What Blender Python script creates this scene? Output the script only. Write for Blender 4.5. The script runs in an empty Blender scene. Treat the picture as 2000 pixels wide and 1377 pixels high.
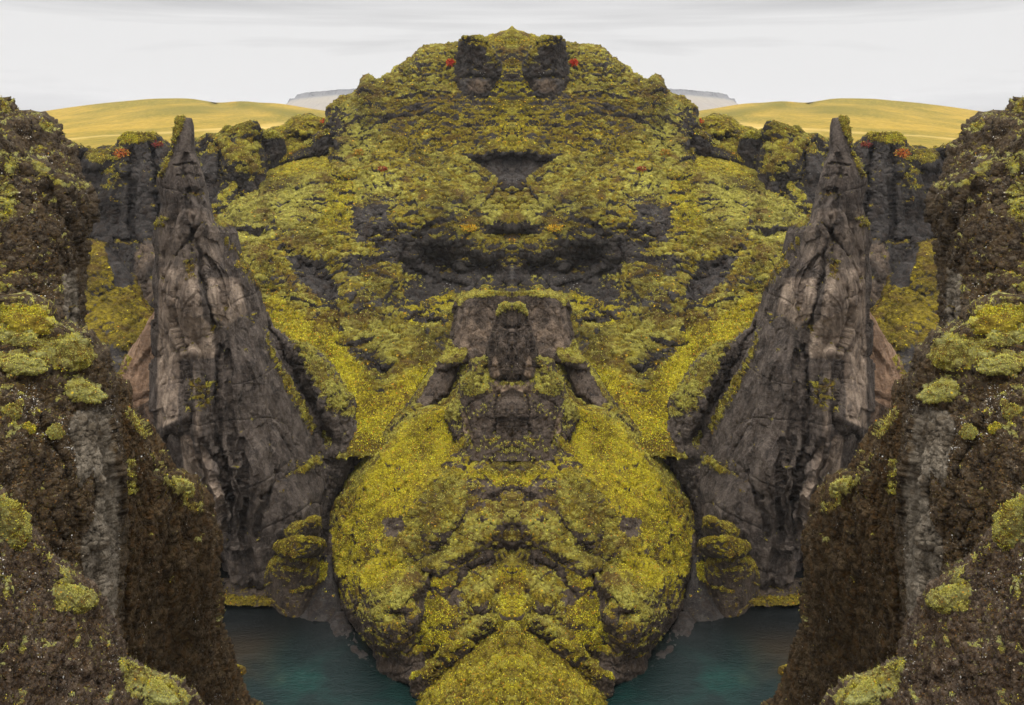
import bpy, math, random
import numpy as np

S = bpy.context.scene
COL = S.collection
# ------------------------------------------------------------------ camera
F = 1600.0            # focal length in photo pixels (photo 2000 x 1377)
HZ = 240.0            # row of the level horizon
CZ = 75.0             # eye height above the river
cam = bpy.data.cameras.new("camera")
cam.sensor_width = 36.0
cam.lens = 36.0 * F / 2000.0
cam.shift_x = 0.0
cam.shift_y = -(688.5 - HZ) / 2000.0
cam.clip_start = 0.5
cam.clip_end = 60000
co = bpy.data.objects.new("camera", cam)
COL.objects.link(co)
co.location = (0, 0, CZ)
co.rotation_euler = (math.radians(90), 0, 0)
S.camera = co
S.render.resolution_x = 1024
S.render.resolution_y = 705
# ------------------------------------------------------------------ sky, sun, exposure
SUN_EL = math.radians(70)
SUN_ROT = math.radians(180)
w = bpy.data.worlds.new("World")
S.world = w
w.use_nodes = True
nt = w.node_tree
nt.nodes.clear()
N = nt.nodes.new
Lk = nt.links.new
out = N('ShaderNodeOutputWorld')
bg = N('ShaderNodeBackground')
sky = N('ShaderNodeTexSky')
sky.sky_type = 'NISHITA'
sky.sun_disc = False
sky.sun_elevation = SUN_EL
sky.sun_rotation = SUN_ROT
bg.inputs[1].default_value = 0.1
tc = N('ShaderNodeTexCoord')
sep = N('ShaderNodeSeparateXYZ')
Lk(tc.outputs['Generated'], sep.inputs[0])
ab = N('ShaderNodeMath'); ab.operation = 'ABSOLUTE'
Lk(sep.outputs[0], ab.inputs[0])
cmb = N('ShaderNodeCombineXYZ')
Lk(ab.outputs[0], cmb.inputs[0]); Lk(sep.outputs[1], cmb.inputs[1]); Lk(sep.outputs[2], cmb.inputs[2])
mp = N('ShaderNodeMapping'); mp.inputs['Scale'].default_value = (1.4, 1.2, 15.0)
Lk(cmb.outputs[0], mp.inputs[0])
n1 = N('ShaderNodeTexNoise'); n1.inputs['Scale'].default_value = 1.1; n1.inputs['Detail'].default_value = 5; n1.inputs['Roughness'].default_value = 0.5
n1.inputs['Distortion'].default_value = 0.6
Lk(mp.outputs[0], n1.inputs['Vector'])
rp = N('ShaderNodeValToRGB')
rp.color_ramp.elements[0].position = 0.36; rp.color_ramp.elements[0].color = (5.0, 4.95, 4.97, 1)
rp.color_ramp.elements[1].position = 0.56; rp.color_ramp.elements[1].color = (7.5, 7.42, 7.38, 1)
Lk(n1.outputs['Fac'], rp.inputs[0])
# overcast deck gets brighter towards the zenith
up = N('ShaderNodeMapRange'); up.inputs[1].default_value = 0.12; up.inputs[2].default_value = 1.0; up.inputs[3].default_value = 1.0; up.inputs[4].default_value = 4.3
Lk(sep.outputs[2], up.inputs[0])
vm = N('ShaderNodeVectorMath'); vm.operation = 'SCALE'
Lk(rp.outputs[0], vm.inputs[0]); Lk(up.outputs[0], vm.inputs['Scale'])
mx = N('ShaderNodeMix'); mx.data_type = 'RGBA'; mx.inputs[0].default_value = 0.98
Lk(sky.outputs[0], mx.inputs[6]); Lk(vm.outputs[0], mx.inputs[7])
Lk(mx.outputs[2], bg.inputs[0])
Lk(bg.outputs[0], out.inputs[0])
sl = bpy.data.lights.new("sun", 'SUN')
sl.energy = 1.5
sl.angle = math.radians(10)
sl.color = (1.0, 0.94, 0.85)
so = bpy.data.objects.new("sun", sl)
COL.objects.link(so)
so.location = (0, -50, 300)
so.rotation_euler = (math.radians(90) - SUN_EL, 0, 0)   # shines from behind the camera down the canyon
S.view_settings.view_transform = 'Standard'
S.view_settings.look = 'None'
S.view_settings.exposure = 0.14
S.view_settings.gamma = 1.0

# ------------------------------------------------------------------ noise
def _h(ix, iy, iz, s):
    h = (ix.astype(np.int64) * 374761393 + iy.astype(np.int64) * 668265263 + iz.astype(np.int64) * 2147483647 + s * 974634777) & 0xffffffff
    h = ((h ^ (h >> 13)) * 1274126177) & 0xffffffff
    h = ((h ^ (h >> 15)) * 2246822519) & 0xffffffff
    return (h ^ (h >> 16)) & 0xffffffff

def perlin(p, seed=0):
    i = np.floor(p).astype(np.int64)
    f = p - i
    u = f * f * f * (f * (f * 6 - 15) + 10)
    r = 0
    for dx in (0, 1):
        wx = u[:, 0] if dx else 1 - u[:, 0]
        for dy in (0, 1):
            wy = u[:, 1] if dy else 1 - u[:, 1]
            for dz in (0, 1):
                wz = u[:, 2] if dz else 1 - u[:, 2]
                h = _h(i[:, 0] + dx, i[:, 1] + dy, i[:, 2] + dz, seed)
                gx = ((h & 1023) / 511.5 - 1); gy = (((h >> 10) & 1023) / 511.5 - 1); gz = (((h >> 20) & 1023) / 511.5 - 1)
                r = r + wx * wy * wz * (gx * (f[:, 0] - dx) + gy * (f[:, 1] - dy) + gz * (f[:, 2] - dz))
    return r * 1.3

def fbm(p, o=4, seed=0, g=0.5, ridged=False):
    a = 1.0; t = 0; r = 0
    for k in range(o):
        n = perlin(p * (2.03 ** k) + 17.3 * k, seed + k)
        if ridged: n = 1 - 2.2 * np.abs(n)
        r = r + a * n; t += a; a *= g
    return r / t

def worley(p, seed=0):
    i = np.floor(p).astype(np.int64)
    f1 = np.full(len(p), 9.0); f2 = np.full(len(p), 9.0); cid = np.zeros(len(p))
    for dx in (-1, 0, 1):
        for dy in (-1, 0, 1):
            for dz in (-1, 0, 1):
                cx, cy, cz = i[:, 0] + dx, i[:, 1] + dy, i[:, 2] + dz
                h = _h(cx, cy, cz, seed)
                d = (cx + (h & 1023) / 1023 - p[:, 0]) ** 2 + (cy + ((h >> 10) & 1023) / 1023 - p[:, 1]) ** 2 + (cz + ((h >> 20) & 1023) / 1023 - p[:, 2]) ** 2
                c = ((h >> 7) & 4095) / 4095.0
                m = d < f1
                f2 = np.where(m, f1, np.minimum(f2, d))
                cid = np.where(m, c, cid)
                f1 = np.where(m, d, f1)
    return np.sqrt(f1), np.sqrt(f2), cid

def facets(p, seed=0, tilt=0.9):
    '''chiselled faces: every cell is a plane with its own tilt and offset'''
    i = np.floor(p).astype(np.int64)
    f1 = np.full(len(p), 9.0); val = np.zeros(len(p))
    for dx in (-1, 0, 1):
        for dy in (-1, 0, 1):
            for dz in (-1, 0, 1):
                cx, cy, cz = i[:, 0] + dx, i[:, 1] + dy, i[:, 2] + dz
                h = _h(cx, cy, cz, seed); g = _h(cx, cy, cz, seed + 91)
                ox = cx + (h & 1023) / 1023 - p[:, 0]; oy = cy + ((h >> 10) & 1023) / 1023 - p[:, 1]; oz = cz + ((h >> 20) & 1023) / 1023 - p[:, 2]
                d = ox ** 2 + oy ** 2 + oz ** 2
                vv = ((g & 1023) / 511.5 - 1) * 0.35 + tilt * (ox * ((g >> 4 & 1023) / 511.5 - 1) + oy * ((g >> 12 & 1023) / 511.5 - 1) + oz * ((g >> 20 & 1023) / 511.5 - 1))
                m = d < f1
                val = np.where(m, vv, val); f1 = np.where(m, d, f1)
    return val

def sm(x, a, b):
    t = np.clip((x - a) / (b - a), 0, 1)
    return t * t * (3 - 2 * t)

def rbf(ctrl):
    c = np.array(ctrl, float)
    P = c[:, :2] / 200.0
    n = len(P)
    def phi(r): return np.where(r > 0, r * r * np.log(np.maximum(r, 1e-9)), 0)
    if n < 3:
        return lambda u, v: np.full(u.shape, c[:, 2].mean())
    A = np.zeros((n + 3, n + 3))
    A[:n, :n] = phi(np.linalg.norm(P[:, None] - P[None], axis=2)) + np.eye(n) * 0.02
    A[:n, n] = 1; A[:n, n + 1:] = P; A[n, :n] = 1; A[n + 1:, :n] = P.T
    b = np.zeros(n + 3); b[:n] = c[:, 2]
    s = np.linalg.lstsq(A, b, rcond=None)[0]
    def f(u, v):
        q = np.stack([u.ravel(), v.ravel()], 1) / 200.0
        r = np.full(len(q), s[n]) + q @ s[n + 1:]
        for k in range(n):
            r = r + s[k] * phi(np.hypot(q[:, 0] - P[k, 0], q[:, 1] - P[k, 1]))
        return r.reshape(u.shape)
    return f

def line_dist(u, v, pl):
    d = np.full(u.shape, 1e9)
    for (x0, y0), (x1, y1) in zip(pl[:-1], pl[1:]):
        dx, dy = x1 - x0, y1 - y0
        t = np.clip(((u - x0) * dx + (v - y0) * dy) / (dx * dx + dy * dy + 1e-9), 0, 1)
        d = np.minimum(d, np.hypot(u - x0 - t * dx, v - y0 - t * dy))
    return d

def poly_sd(u, v, pg):      # negative inside
    d = line_dist(u, v, list(pg) + [pg[0]])
    ins = np.zeros(u.shape, bool)
    n = len(pg)
    for k in range(n):
        x0, y0 = pg[k]; x1, y1 = pg[(k + 1) % n]
        if y0 == y1: continue
        c = ((y0 > v) != (y1 > v)) & (u < (x1 - x0) * (v - y0) / (y1 - y0) + x0)
        ins ^= c
    return np.where(ins, -d, d)

def relief(u, v, feats):
    """metres the surface stands out (+) or in (-)"""
    r = np.zeros(u.shape); KN = 0.6
    if not len(feats): return r
    q = np.stack([u.ravel(), v.ravel(), u.ravel() * 0], 1)
    wx = (14 * fbm(q / 45, 3, 301) + 3 * fbm(q / 9, 2, 303)).reshape(u.shape); wy = (14 * fbm(q / 45, 3, 305) + 3 * fbm(q / 9, 2, 307)).reshape(u.shape)
    u = u + wx * np.clip((1000 - u) / 60, 0, 1); v = v + wy
    for f in feats:
        k = f[0]
        if k == 'g':
            _, cu, cv, ru, rv, ang, a = f
            c, s = math.cos(math.radians(ang)), math.sin(math.radians(ang))
            x = (u - cu) * c + (v - cv) * s; y = -(u - cu) * s + (v - cv) * c
            r += a * np.exp(-((x / ru) ** 2 + (y / rv) ** 2))
        elif k == 'd':      # dome with a firm rim
            _, cu, cv, ru, rv, ang, a = f
            c, s = math.cos(math.radians(ang)), math.sin(math.radians(ang))
            x = (u - cu) * c + (v - cv) * s; y = -(u - cu) * s + (v - cv) * c
            r += 0.9 * a * np.clip(1 - ((x / ru) ** 2 + (y / rv) ** 2) ** 1.3, 0, 1) ** 0.8
        elif k == 'l':
            _, pl, wd, a = f
            r += a * np.exp(-(line_dist(u, v, pl) / wd) ** 2)
        elif k == 'p':
            _, pg, fe, a = f
            r += a * (1 - sm(poly_sd(u, v, pg), -fe, fe))
    return r * 0.9

# ------------------------------------------------------------------ mesh plumbing
def unproj(u, v, Y):
    return np.stack([(u - 1000) / F * Y, Y, CZ - (v - HZ) / F * Y], -1)

def proj(p):
    y = np.maximum(p[:, 1], 1.0)
    return p[:, 0] / y * F + 1000, HZ - (p[:, 2] - CZ) / y * F

def vnormals(p, q):
    a = p[q[:, 2]] - p[q[:, 0]]; b = p[q[:, 3]] - p[q[:, 1]]
    fn = np.cross(a, b)
    n = np.zeros_like(p)
    for k in range(4):
        for c in range(3):
            n[:, c] += np.bincount(q[:, k], weights=fn[:, c], minlength=len(p))
    return n / (np.linalg.norm(n, axis=1, keepdims=True) + 1e-12)

def make_mesh(name, p, faces, mat, attr=None, smooth=True):
    """faces: (M,4) or (M,3) int array"""
    me = bpy.data.meshes.new(name)
    k = faces.shape[1]
    me.vertices.add(len(p)); me.vertices.foreach_set('co', p.astype(np.float32).ravel())
    me.loops.add(faces.size); me.loops.foreach_set('vertex_index', faces.astype(np.int32).ravel())
    me.polygons.add(len(faces))
    me.polygons.foreach_set('loop_start', np.arange(0, faces.size, k, dtype=np.int32))
    me.polygons.foreach_set('loop_total', np.full(len(faces), k, dtype=np.int32))
    me.update(calc_edges=True)
    if smooth: me.polygons.foreach_set('use_smooth', np.ones(len(faces), bool))
    if attr is not None:
        at = me.attributes.new('cov', 'FLOAT_COLOR', 'POINT')
        at.data.foreach_set('color', attr.astype(np.float32).ravel())
    me.materials.append(mat)
    me.validate()
    return me

def link(name, me, parent=None, label=None, cat=None, group=None, kind=None):
    o = bpy.data.objects.new(name, me)
    COL.objects.link(o)
    if parent: o.parent = parent
    if label: o['label'] = label
    if cat: o['category'] = cat
    if group: o['group'] = group
    if kind: o['kind'] = kind
    return o

def mirror(o, label=None, group=None):
    """the same thing on the other side of the canyon axis"""
    c = o.copy(); COL.objects.link(c)
    c.location.x = -o.location.x
    c.scale = (-o.scale.x, o.scale.y, o.scale.z)
    if label: c['label'] = label
    for ch in list(o.children):
        d = ch.copy(); COL.objects.link(d); d.parent = c
        for g in list(ch.children):
            e = g.copy(); COL.objects.link(e); e.parent = d
    return c

SURF = {}       # name -> (p, u, v) for placing things on it

def finish(key, grid, closed, seam, mat, rock, moss, paint, flip=False, cap=True, extra=None):
    """displace a (rows, cols, 3) grid and return mesh data (p, faces, attr)"""
    R, C, _ = grid.shape
    p = grid.reshape(-1, 3).copy()
    r = np.arange(R - 1)[:, None]; c = np.arange(C if closed else C - 1)[None]
    a = r * C + c; b = r * C + (c + 1) % C; d = (r + 1) * C + (c + 1) % C; e = (r + 1) * C + c
    q = np.stack([a, b, d, e], -1).reshape(-1, 4)
    if flip: q = q[:, ::-1]
    sd = rock.get('seed', 1)
    def fixn(n):
        if seam:
            n = n.reshape(R, C, 3)
            for s in seam: n[:, s, 0] = 0
            n = n.reshape(-1, 3); n = n / (np.linalg.norm(n, axis=1, keepdims=True) + 1e-9)
        return n
    n = fixn(vnormals(p, q))
    # rock forms: big faceted blocks, vertical fluting, cracks
    s1, a1 = rock.get('s1', 12.0), rock.get('a1', 2.0)
    vz = rock.get('vz', 0.6)
    st = np.array([1, 1, vz])
    dsp = a1 * fbm(p * st / s1, 4, sd, 0.5)
    if rock.get('a2', 0):
        s2 = rock.get('s2', 6.0)
        wp = p * st / s2 + 0.35 * np.stack([perlin(p / s2, sd + 31), perlin(p / s2, sd + 32), perlin(p / s2, sd + 33)], 1)
        f1, f2, cid = worley(wp, sd + 5)
        dsp += rock['a2'] * ((cid - 0.5) * 1.2 * sm(f2 - f1, 0.0, 0.25) - 0.5 * (1 - sm(f2 - f1, 0, 0.12)))
    if rock.get('a3', 0):
        dsp += rock['a3'] * fbm(p * st / rock.get('s3', 2.5), 4, sd + 9, 0.6, ridged=True)
    if rock.get('a6', 0):     # thin near-vertical joints and stepped slabs
        s6 = rock.get('s6', 7.0)
        pj = p * np.array([1, 1, rock.get('vj', 0.22)]) / s6
        j1 = perlin(pj + 0.15 * perlin(p / (s6 * 0.4), sd + 3)[:, None], sd + 21); j2 = perlin(pj * 2.1 + 5, sd + 22); j3 = perlin(p * np.array([0.5, 0.5, 1.6]) / s6, sd + 23)
        dsp -= rock['a6'] * (0.8 * np.exp(-(np.abs(j1) / 0.035)) + 0.5 * np.exp(-(np.abs(j2) / 0.045)) + 0.4 * np.exp(-(np.abs(j3) / 0.025)))
        st_ = fbm(p * np.array([1, 1, 0.3]) / (s6 * 0.9), 3, sd + 24) * 7.0
        fl = np.floor(st_); dsp += rock['a6'] * 0.75 * (fl + sm(st_ - fl, 0.0, 0.25)) * 0.45
        hz = perlin(p * np.array([0.4, 0.4, 2.5]) / (s6 * 0.5), sd + 25); dsp += 0.12 * rock['a6'] * hz
    if rock.get('tz', 0):     # small level ledges trodden into the slope
        zt = rock.get('zs', 1.8)
        dsp += rock['tz'] * perlin(p * np.array([0.16, 0.16, 1.0]) / zt + 0.25 * perlin(p / (zt * 3), sd + 45)[:, None], sd + 46)
    if rock.get('af', 0):
        sf = rock.get('sf', 7.0); vf = rock.get('vf', 0.4)
        wq = p + 0.12 * sf * np.stack([perlin(p / sf * 2, sd + 61), perlin(p / sf * 2, sd + 62), perlin(p / sf * 2, sd + 63)], 1) + 0.02 * sf * perlin(p / sf * 14, sd + 64)[:, None]
        dsp += rock['af'] * (facets(wq * np.array([1, 1, vf]) / sf, sd + 65) + rock.get('o2', 0.45) * facets(wq * np.array([1, 1, vf * 1.3]) / sf * 2.3, sd + 67) + rock.get('o2', 0.45) * 0.45 * facets(wq * np.array([1, 1, vf * 1.6]) / sf * 5.5, sd + 69))
    if rock.get('a4', 0):     # small rubble
        f1, f2, cid = worley(p / rock.get('s4', 0.8), sd + 15)
        dsp += rock['a4'] * (0.6 - f1 + 0.5 * (cid - 0.5))
    fade = 1.0
    fade = rock['fade'] if 'fade' in rock else 1.0
    calm = np.ones(len(p)); pu_, pv_ = proj(p)
    for (pg, fe, k_) in rock.get('calm', ()):
        calm *= 1 - (1 - k_) * (1 - sm(poly_sd(pu_, pv_, pg), -fe, fe))
    fade = fade * calm
    p = p + n * (dsp * fade)[:, None]
    u, v = proj(p)
    n = fixn(vnormals(p, q))
    # cover
    ms = moss.get('ms', 3.0)
    wu = u + moss.get('warp', 9) * fbm(p / (ms * 1.5), 3, sd + 40)
    wv = v + moss.get('warp', 9) * fbm(p / (ms * 1.5), 3, sd + 50)
    Rm = np.full(len(p), moss.get('cover', 0.5)); G = np.full(len(p), moss.get('yellow', 0.3)); B = np.full(len(p), moss.get('tan', 0.0)); A = np.full(len(p), moss.get('sage', 0.3))
    ch = {'m': Rm, 'y': G, 't': B, 's': A}
    for (k, val, fe, pg) in paint:
        xs = [t[0] for t in pg]; ys = [t[1] for t in pg]
        box = (wu > min(xs) - fe) & (wu < max(xs) + fe) & (wv > min(ys) - fe) & (wv < max(ys) + fe)
        if not box.any(): continue
        sdv = poly_sd(wu[box], wv[box], pg)
        t = 1 - sm(sdv, -fe, fe)
        arr = ch[k]
        arr[box] = arr[box] * (1 - t) + val * t
    cov = Rm + moss.get('kz', 0.5) * (n[:, 2] - moss.get('z0', 0.3)) + moss.get('kn', 0.5) * (0.35 + 0.65 * calm) * (0.6 * fbm(p * np.array([0.7, 0.7, moss.get('fz', 1.6)]) / ms, 5, sd + 60, 0.65) + 0.55 * fbm(p * np.array([0.6, 0.6, 2.2]) / (ms * 0.3), 3, sd + 66, 0.6))
    cs = sm(cov, 0.38, 0.62)
    # cushions
    pz = np.array([1, 1, moss.get('flat', 1.7)])
    am, pm = moss.get('am', 0.5), moss.get('pm', 1.2)
    wp = p * pz / pm + 0.3 * np.stack([perlin(p / pm, sd + 71), perlin(p / pm, sd + 72), perlin(p / pm, sd + 73)], 1)
    f1, f2, cid = worley(wp, sd + 80)
    pil = np.sqrt(np.clip(1 - (f1 / 0.85) ** 2, 0, 1)) * (0.5 + 0.8 * cid)
    f1b, _, cidb = worley(p * pz / (pm * 0.42), sd + 81)
    pil = pil + 0.35 * np.sqrt(np.clip(1 - (f1b / 0.85) ** 2, 0, 1))
    big = fbm(p / (pm * 4), 3, sd + 90)
    dirn = n + np.array([0, 0, moss.get('up', 0.5)]); dirn /= np.linalg.norm(dirn, axis=1, keepdims=True)
    p = p + dirn * (cs * am * (pil + moss.get('bg', 0.35) * big))[:, None]
    if rock.get('a5', 0):
        p = p + n * ((1 - cs) * rock['a5'] * fbm(p / rock.get('s5', 0.7), 3, sd + 99, 0.6, ridged=True))[:, None]
    cov = cov - moss.get('gap', 0.55) * np.clip(0.75 - pil, 0, 1) * cs  # bare soil between cushions, its dark colour also painting shade into the crevices
    attr = np.stack([cov, G + 0.25 * (cid - 0.5), B, A + 0.5 * (cid - 0.5) + 0.45 * (pil - 0.75)], 1)  # sage rises with cushion height: paints lit tops and darker lower sides
    if seam:
        g = p.reshape(R, C, 3)
        for s in seam: g[:, s, 0] = 0
        p = g.reshape(-1, 3); p[:, 0] = np.minimum(p[:, 0], 0)
    u, v = proj(p)
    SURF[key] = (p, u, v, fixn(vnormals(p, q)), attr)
    if cap:      # close the top ring with its centre
        top = p[:C].mean(0); p = np.vstack([p, top]); attr = np.vstack([attr, attr[:C].mean(0)])
        k = len(p) - 1
        cc = np.arange(C if closed else C - 1)
        tri = np.stack([(cc + 1) % C, cc, np.full(len(cc), k), np.full(len(cc), k)], 1)
        if flip: tri = tri[:, ::-1]
    else: tri = np.zeros((0, 4), int)
    if seam:
        nv = len(p)
        mi = np.arange(nv) + nv
        for s in seam:
            idx = np.arange(R) * C + s; mi[idx] = idx
        if cap: p[nv - 1, 0] = 0; mi[nv - 1] = nv - 1
        p = np.vstack([p, p * np.array([-1, 1, 1])]); attr = np.vstack([attr, attr])
        q = np.vstack([q, mi[q][:, ::-1]]); tri = np.vstack([tri, mi[tri][:, ::-1]])
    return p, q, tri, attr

def to_mesh(name, data, mat):
    p, q, tri, attr = data
    if len(tri):
        # triangles stored as quads with a doubled corner: nudge into real triangles by adding them separately
        me = bpy.data.meshes.new(name)
        t3 = tri.copy()
        # pick three distinct corners
        T = []
        for row in t3:
            s = []
            for x in row:
                if x not in s: s.append(int(x))
            if len(s) == 3: T.append(s)
        T = np.array(T, int).reshape(-1, 3)
        me.vertices.add(len(p)); me.vertices.foreach_set('co', p.astype(np.float32).ravel())
        loops = np.concatenate([q.ravel(), T.ravel()]).astype(np.int32)
        me.loops.add(len(loops)); me.loops.foreach_set('vertex_index', loops)
        me.polygons.add(len(q) + len(T))
        ls = np.concatenate([np.arange(len(q)) * 4, len(q) * 4 + np.arange(len(T)) * 3]).astype(np.int32)
        lt = np.concatenate([np.full(len(q), 4), np.full(len(T), 3)]).astype(np.int32)
        me.polygons.foreach_set('loop_start', ls); me.polygons.foreach_set('loop_total', lt)
        me.update(calc_edges=True)
        me.polygons.foreach_set('use_smooth', np.ones(len(lt), bool))
        at = me.attributes.new('cov', 'FLOAT_COLOR', 'POINT')
        at.data.foreach_set('color', attr.astype(np.float32).ravel())
        me.materials.append(mat)
        me.validate()
        return me
    return make_mesh(name, p, q, mat, attr)

def loft(key, L, Rr, ctrl, T, mat, rock, moss, paint=(), feats=(), step=2.0, edge=None, Tb=None, sym=False, vmin=None, vmax=None, ex=2.0):
    """closed solid whose left and right edges follow L and Rr (u at v); ctrl gives the front's distance"""
    L = np.array(L, float); v0 = L[0, 1]; v1 = L[-1, 1]
    if not sym: Rr = np.array(Rr, float)
    nv = int((v1 - v0) / step) + 2
    vs = np.linspace(v0, v1, nv)
    uL = np.interp(vs, L[:, 1], L[:, 0])
    uR = np.full(nv, 1000.0) if sym else np.interp(vs, Rr[:, 1], Rr[:, 0])
    wmax = (uR - uL).max()
    nc = int(wmax / step) + 4
    nb = max(8, nc // 5)
    t = np.linspace(0, 1, nc)
    if sym:      # from the centre to the left edge
        s = 1 - (0.7 * t + 0.3 * np.sin(t * math.pi / 2))
        u = uL[:, None] + (uR - uL)[:, None] * s[None]
        dd = u - uL[:, None]
        hw = (uR - uL)[:, None]
    else:
        s = 0.65 * t + 0.35 * (0.5 - 0.5 * np.cos(math.pi * t))
        u = uL[:, None] + (uR - uL)[:, None] * s[None]
        dd = np.minimum(u - uL[:, None], uR[:, None] - u)
        hw = (uR - uL)[:, None] / 2
    v = np.repeat(vs[:, None], nc, 1)
    e = np.minimum(hw, edge) if edge else hw
    x = np.clip(1 - dd / np.maximum(e, 0.5), 0, 1)
    tk = np.minimum(T, 1.6 * hw / F * 150) if np.isscalar(T) else T
    back = tk * (1 - (1 - x ** ex) ** (1 / ex))
    # top edge rolls back too
    Y0 = rbf(ctrl)(u, v)
    Y = Y0 - relief(u, v, feats) * (1 - 0.8 * x ** 3) + back
    front = unproj(u, v, Y)
    Tb_ = tk if Tb is None else Tb
    tb = np.linspace(0, 1, nb + 2)[1:] if sym else np.linspace(0, 1, nb + 2)[1:-1]
    fw = np.clip((uR - uL)[:, None] / (1 if sym else 2) / F * Y0 / (2.2 * (rock.get('a1', 1) + rock.get('a6', 0) + 0.5 * rock.get('a2', 0)) + 1e-6), 0.12, 1)
    rock = dict(rock, fade=np.concatenate([fw, np.repeat(fw[:, -1:], len(tb), 1)], 1).ravel())
    if sym:
        ang = tb * math.pi / 2
        by = Y[:, -1:] + Tb_ * np.sin(ang)[None]
        bu = uL[:, None] + 0.5 + (1000 - uL[:, None] - 0.5) * (1 - np.cos(ang))[None]
        g_ = unproj(bu, np.repeat(vs[:, None], len(tb), 1), by)
        bx, by, bz = g_[..., 0], g_[..., 1], g_[..., 2]
        g = np.concatenate([front, np.stack([bx, by, bz], -1)], 1)
        C = g.shape[1]
        return finish(key, g, False, [0, C - 1], mat, rock, moss, paint, flip=False)
    ang = tb * math.pi
    k = (0.5 + 0.5 * np.cos(ang))[None]
    by = Y[:, -1:] * k + Y[:, :1] * (1 - k) + Tb_ * np.sin(ang)[None]
    bu = uR[:, None] * k + uL[:, None] * (1 - k)
    g_ = unproj(bu, np.repeat(vs[:, None], len(tb), 1), by)
    bx, by, bz = g_[..., 0], g_[..., 1], g_[..., 2]
    g = np.concatenate([front, np.stack([bx, by, bz], -1)], 1)
    return finish(key, g, True, None, mat, rock, moss, paint, flip=True)

def sheet(key, top, vbot, ctrl, mat, rock, moss, paint=(), feats=(), step=2.0, roll=25, rollT=6, backlen=40, sym=False, extra_u=()):
    """slope with skyline `top` (v at u), falling away behind the skyline"""
    top = np.array(top, float)
    us = np.arange(top[0, 0], top[-1, 0] + 0.01, step)
    if sym: us = np.linspace(top[0, 0], 1000, len(us))
    for (a, b, n) in extra_u: us = np.concatenate([us, np.linspace(a, b, n)])
    us = np.unique(np.round(us, 3))
    vt = np.interp(us, top[:, 0], top[:, 1])
    vb = np.full(len(us), float(vbot)) if np.isscalar(vbot) else np.interp(us, [k[0] for k in vbot], [k[1] for k in vbot])
    nr = int((vb - vt).max() / step) + 2
    t = np.linspace(0, 1, nr) ** 1.08
    v = vt[:, None] + (vb - vt)[:, None] * t[None]
    u = np.repeat(us[:, None], nr, 1)
    d = v - vt[:, None]
    x = np.clip(1 - d / roll, 0, 1)
    Y = rbf(ctrl)(u, v) - relief(u, v, feats) * (1 - 0.8 * x ** 3) + rollT * (1 - np.sqrt(1 - x ** 2 * 0.999))
    front = unproj(u, v, Y)
    nb = 14
    tb = np.linspace(0, 1, nb)[::-1][:-1] ** 1.5
    E = front[:, 0]
    bx = np.repeat(E[:, None, 0], nb - 1, 1); by = E[:, None, 1] + backlen * tb[None]; bz = E[:, None, 2] - 0.9 * backlen * (tb[None] ** 1.6)
    g = np.concatenate([np.stack([bx, by, bz], -1), front], 1)     # (cols, rows)
    g = g.transpose(1, 0, 2)
    return finish(key, g, False, [g.shape[1] - 1] if sym else None, mat, rock, moss, paint, flip=True, cap=False)

def depth_at(key, u, v, rad=6, z=None):
    p, pu, pv, n, _a = SURF[key]
    m = np.hypot(pu - u, pv - v) < rad
    while not m.any():
        rad *= 1.6; m = np.hypot(pu - u, pv - v) < rad
    idx = np.where(m)[0]
    k = idx[np.argsort(p[idx, 1])[:max(1, len(idx) // 3)]]
    return p[k].mean(0), n[k].mean(0)

def rgb(*c): return np.array(srgb(*c)[:3])

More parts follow.
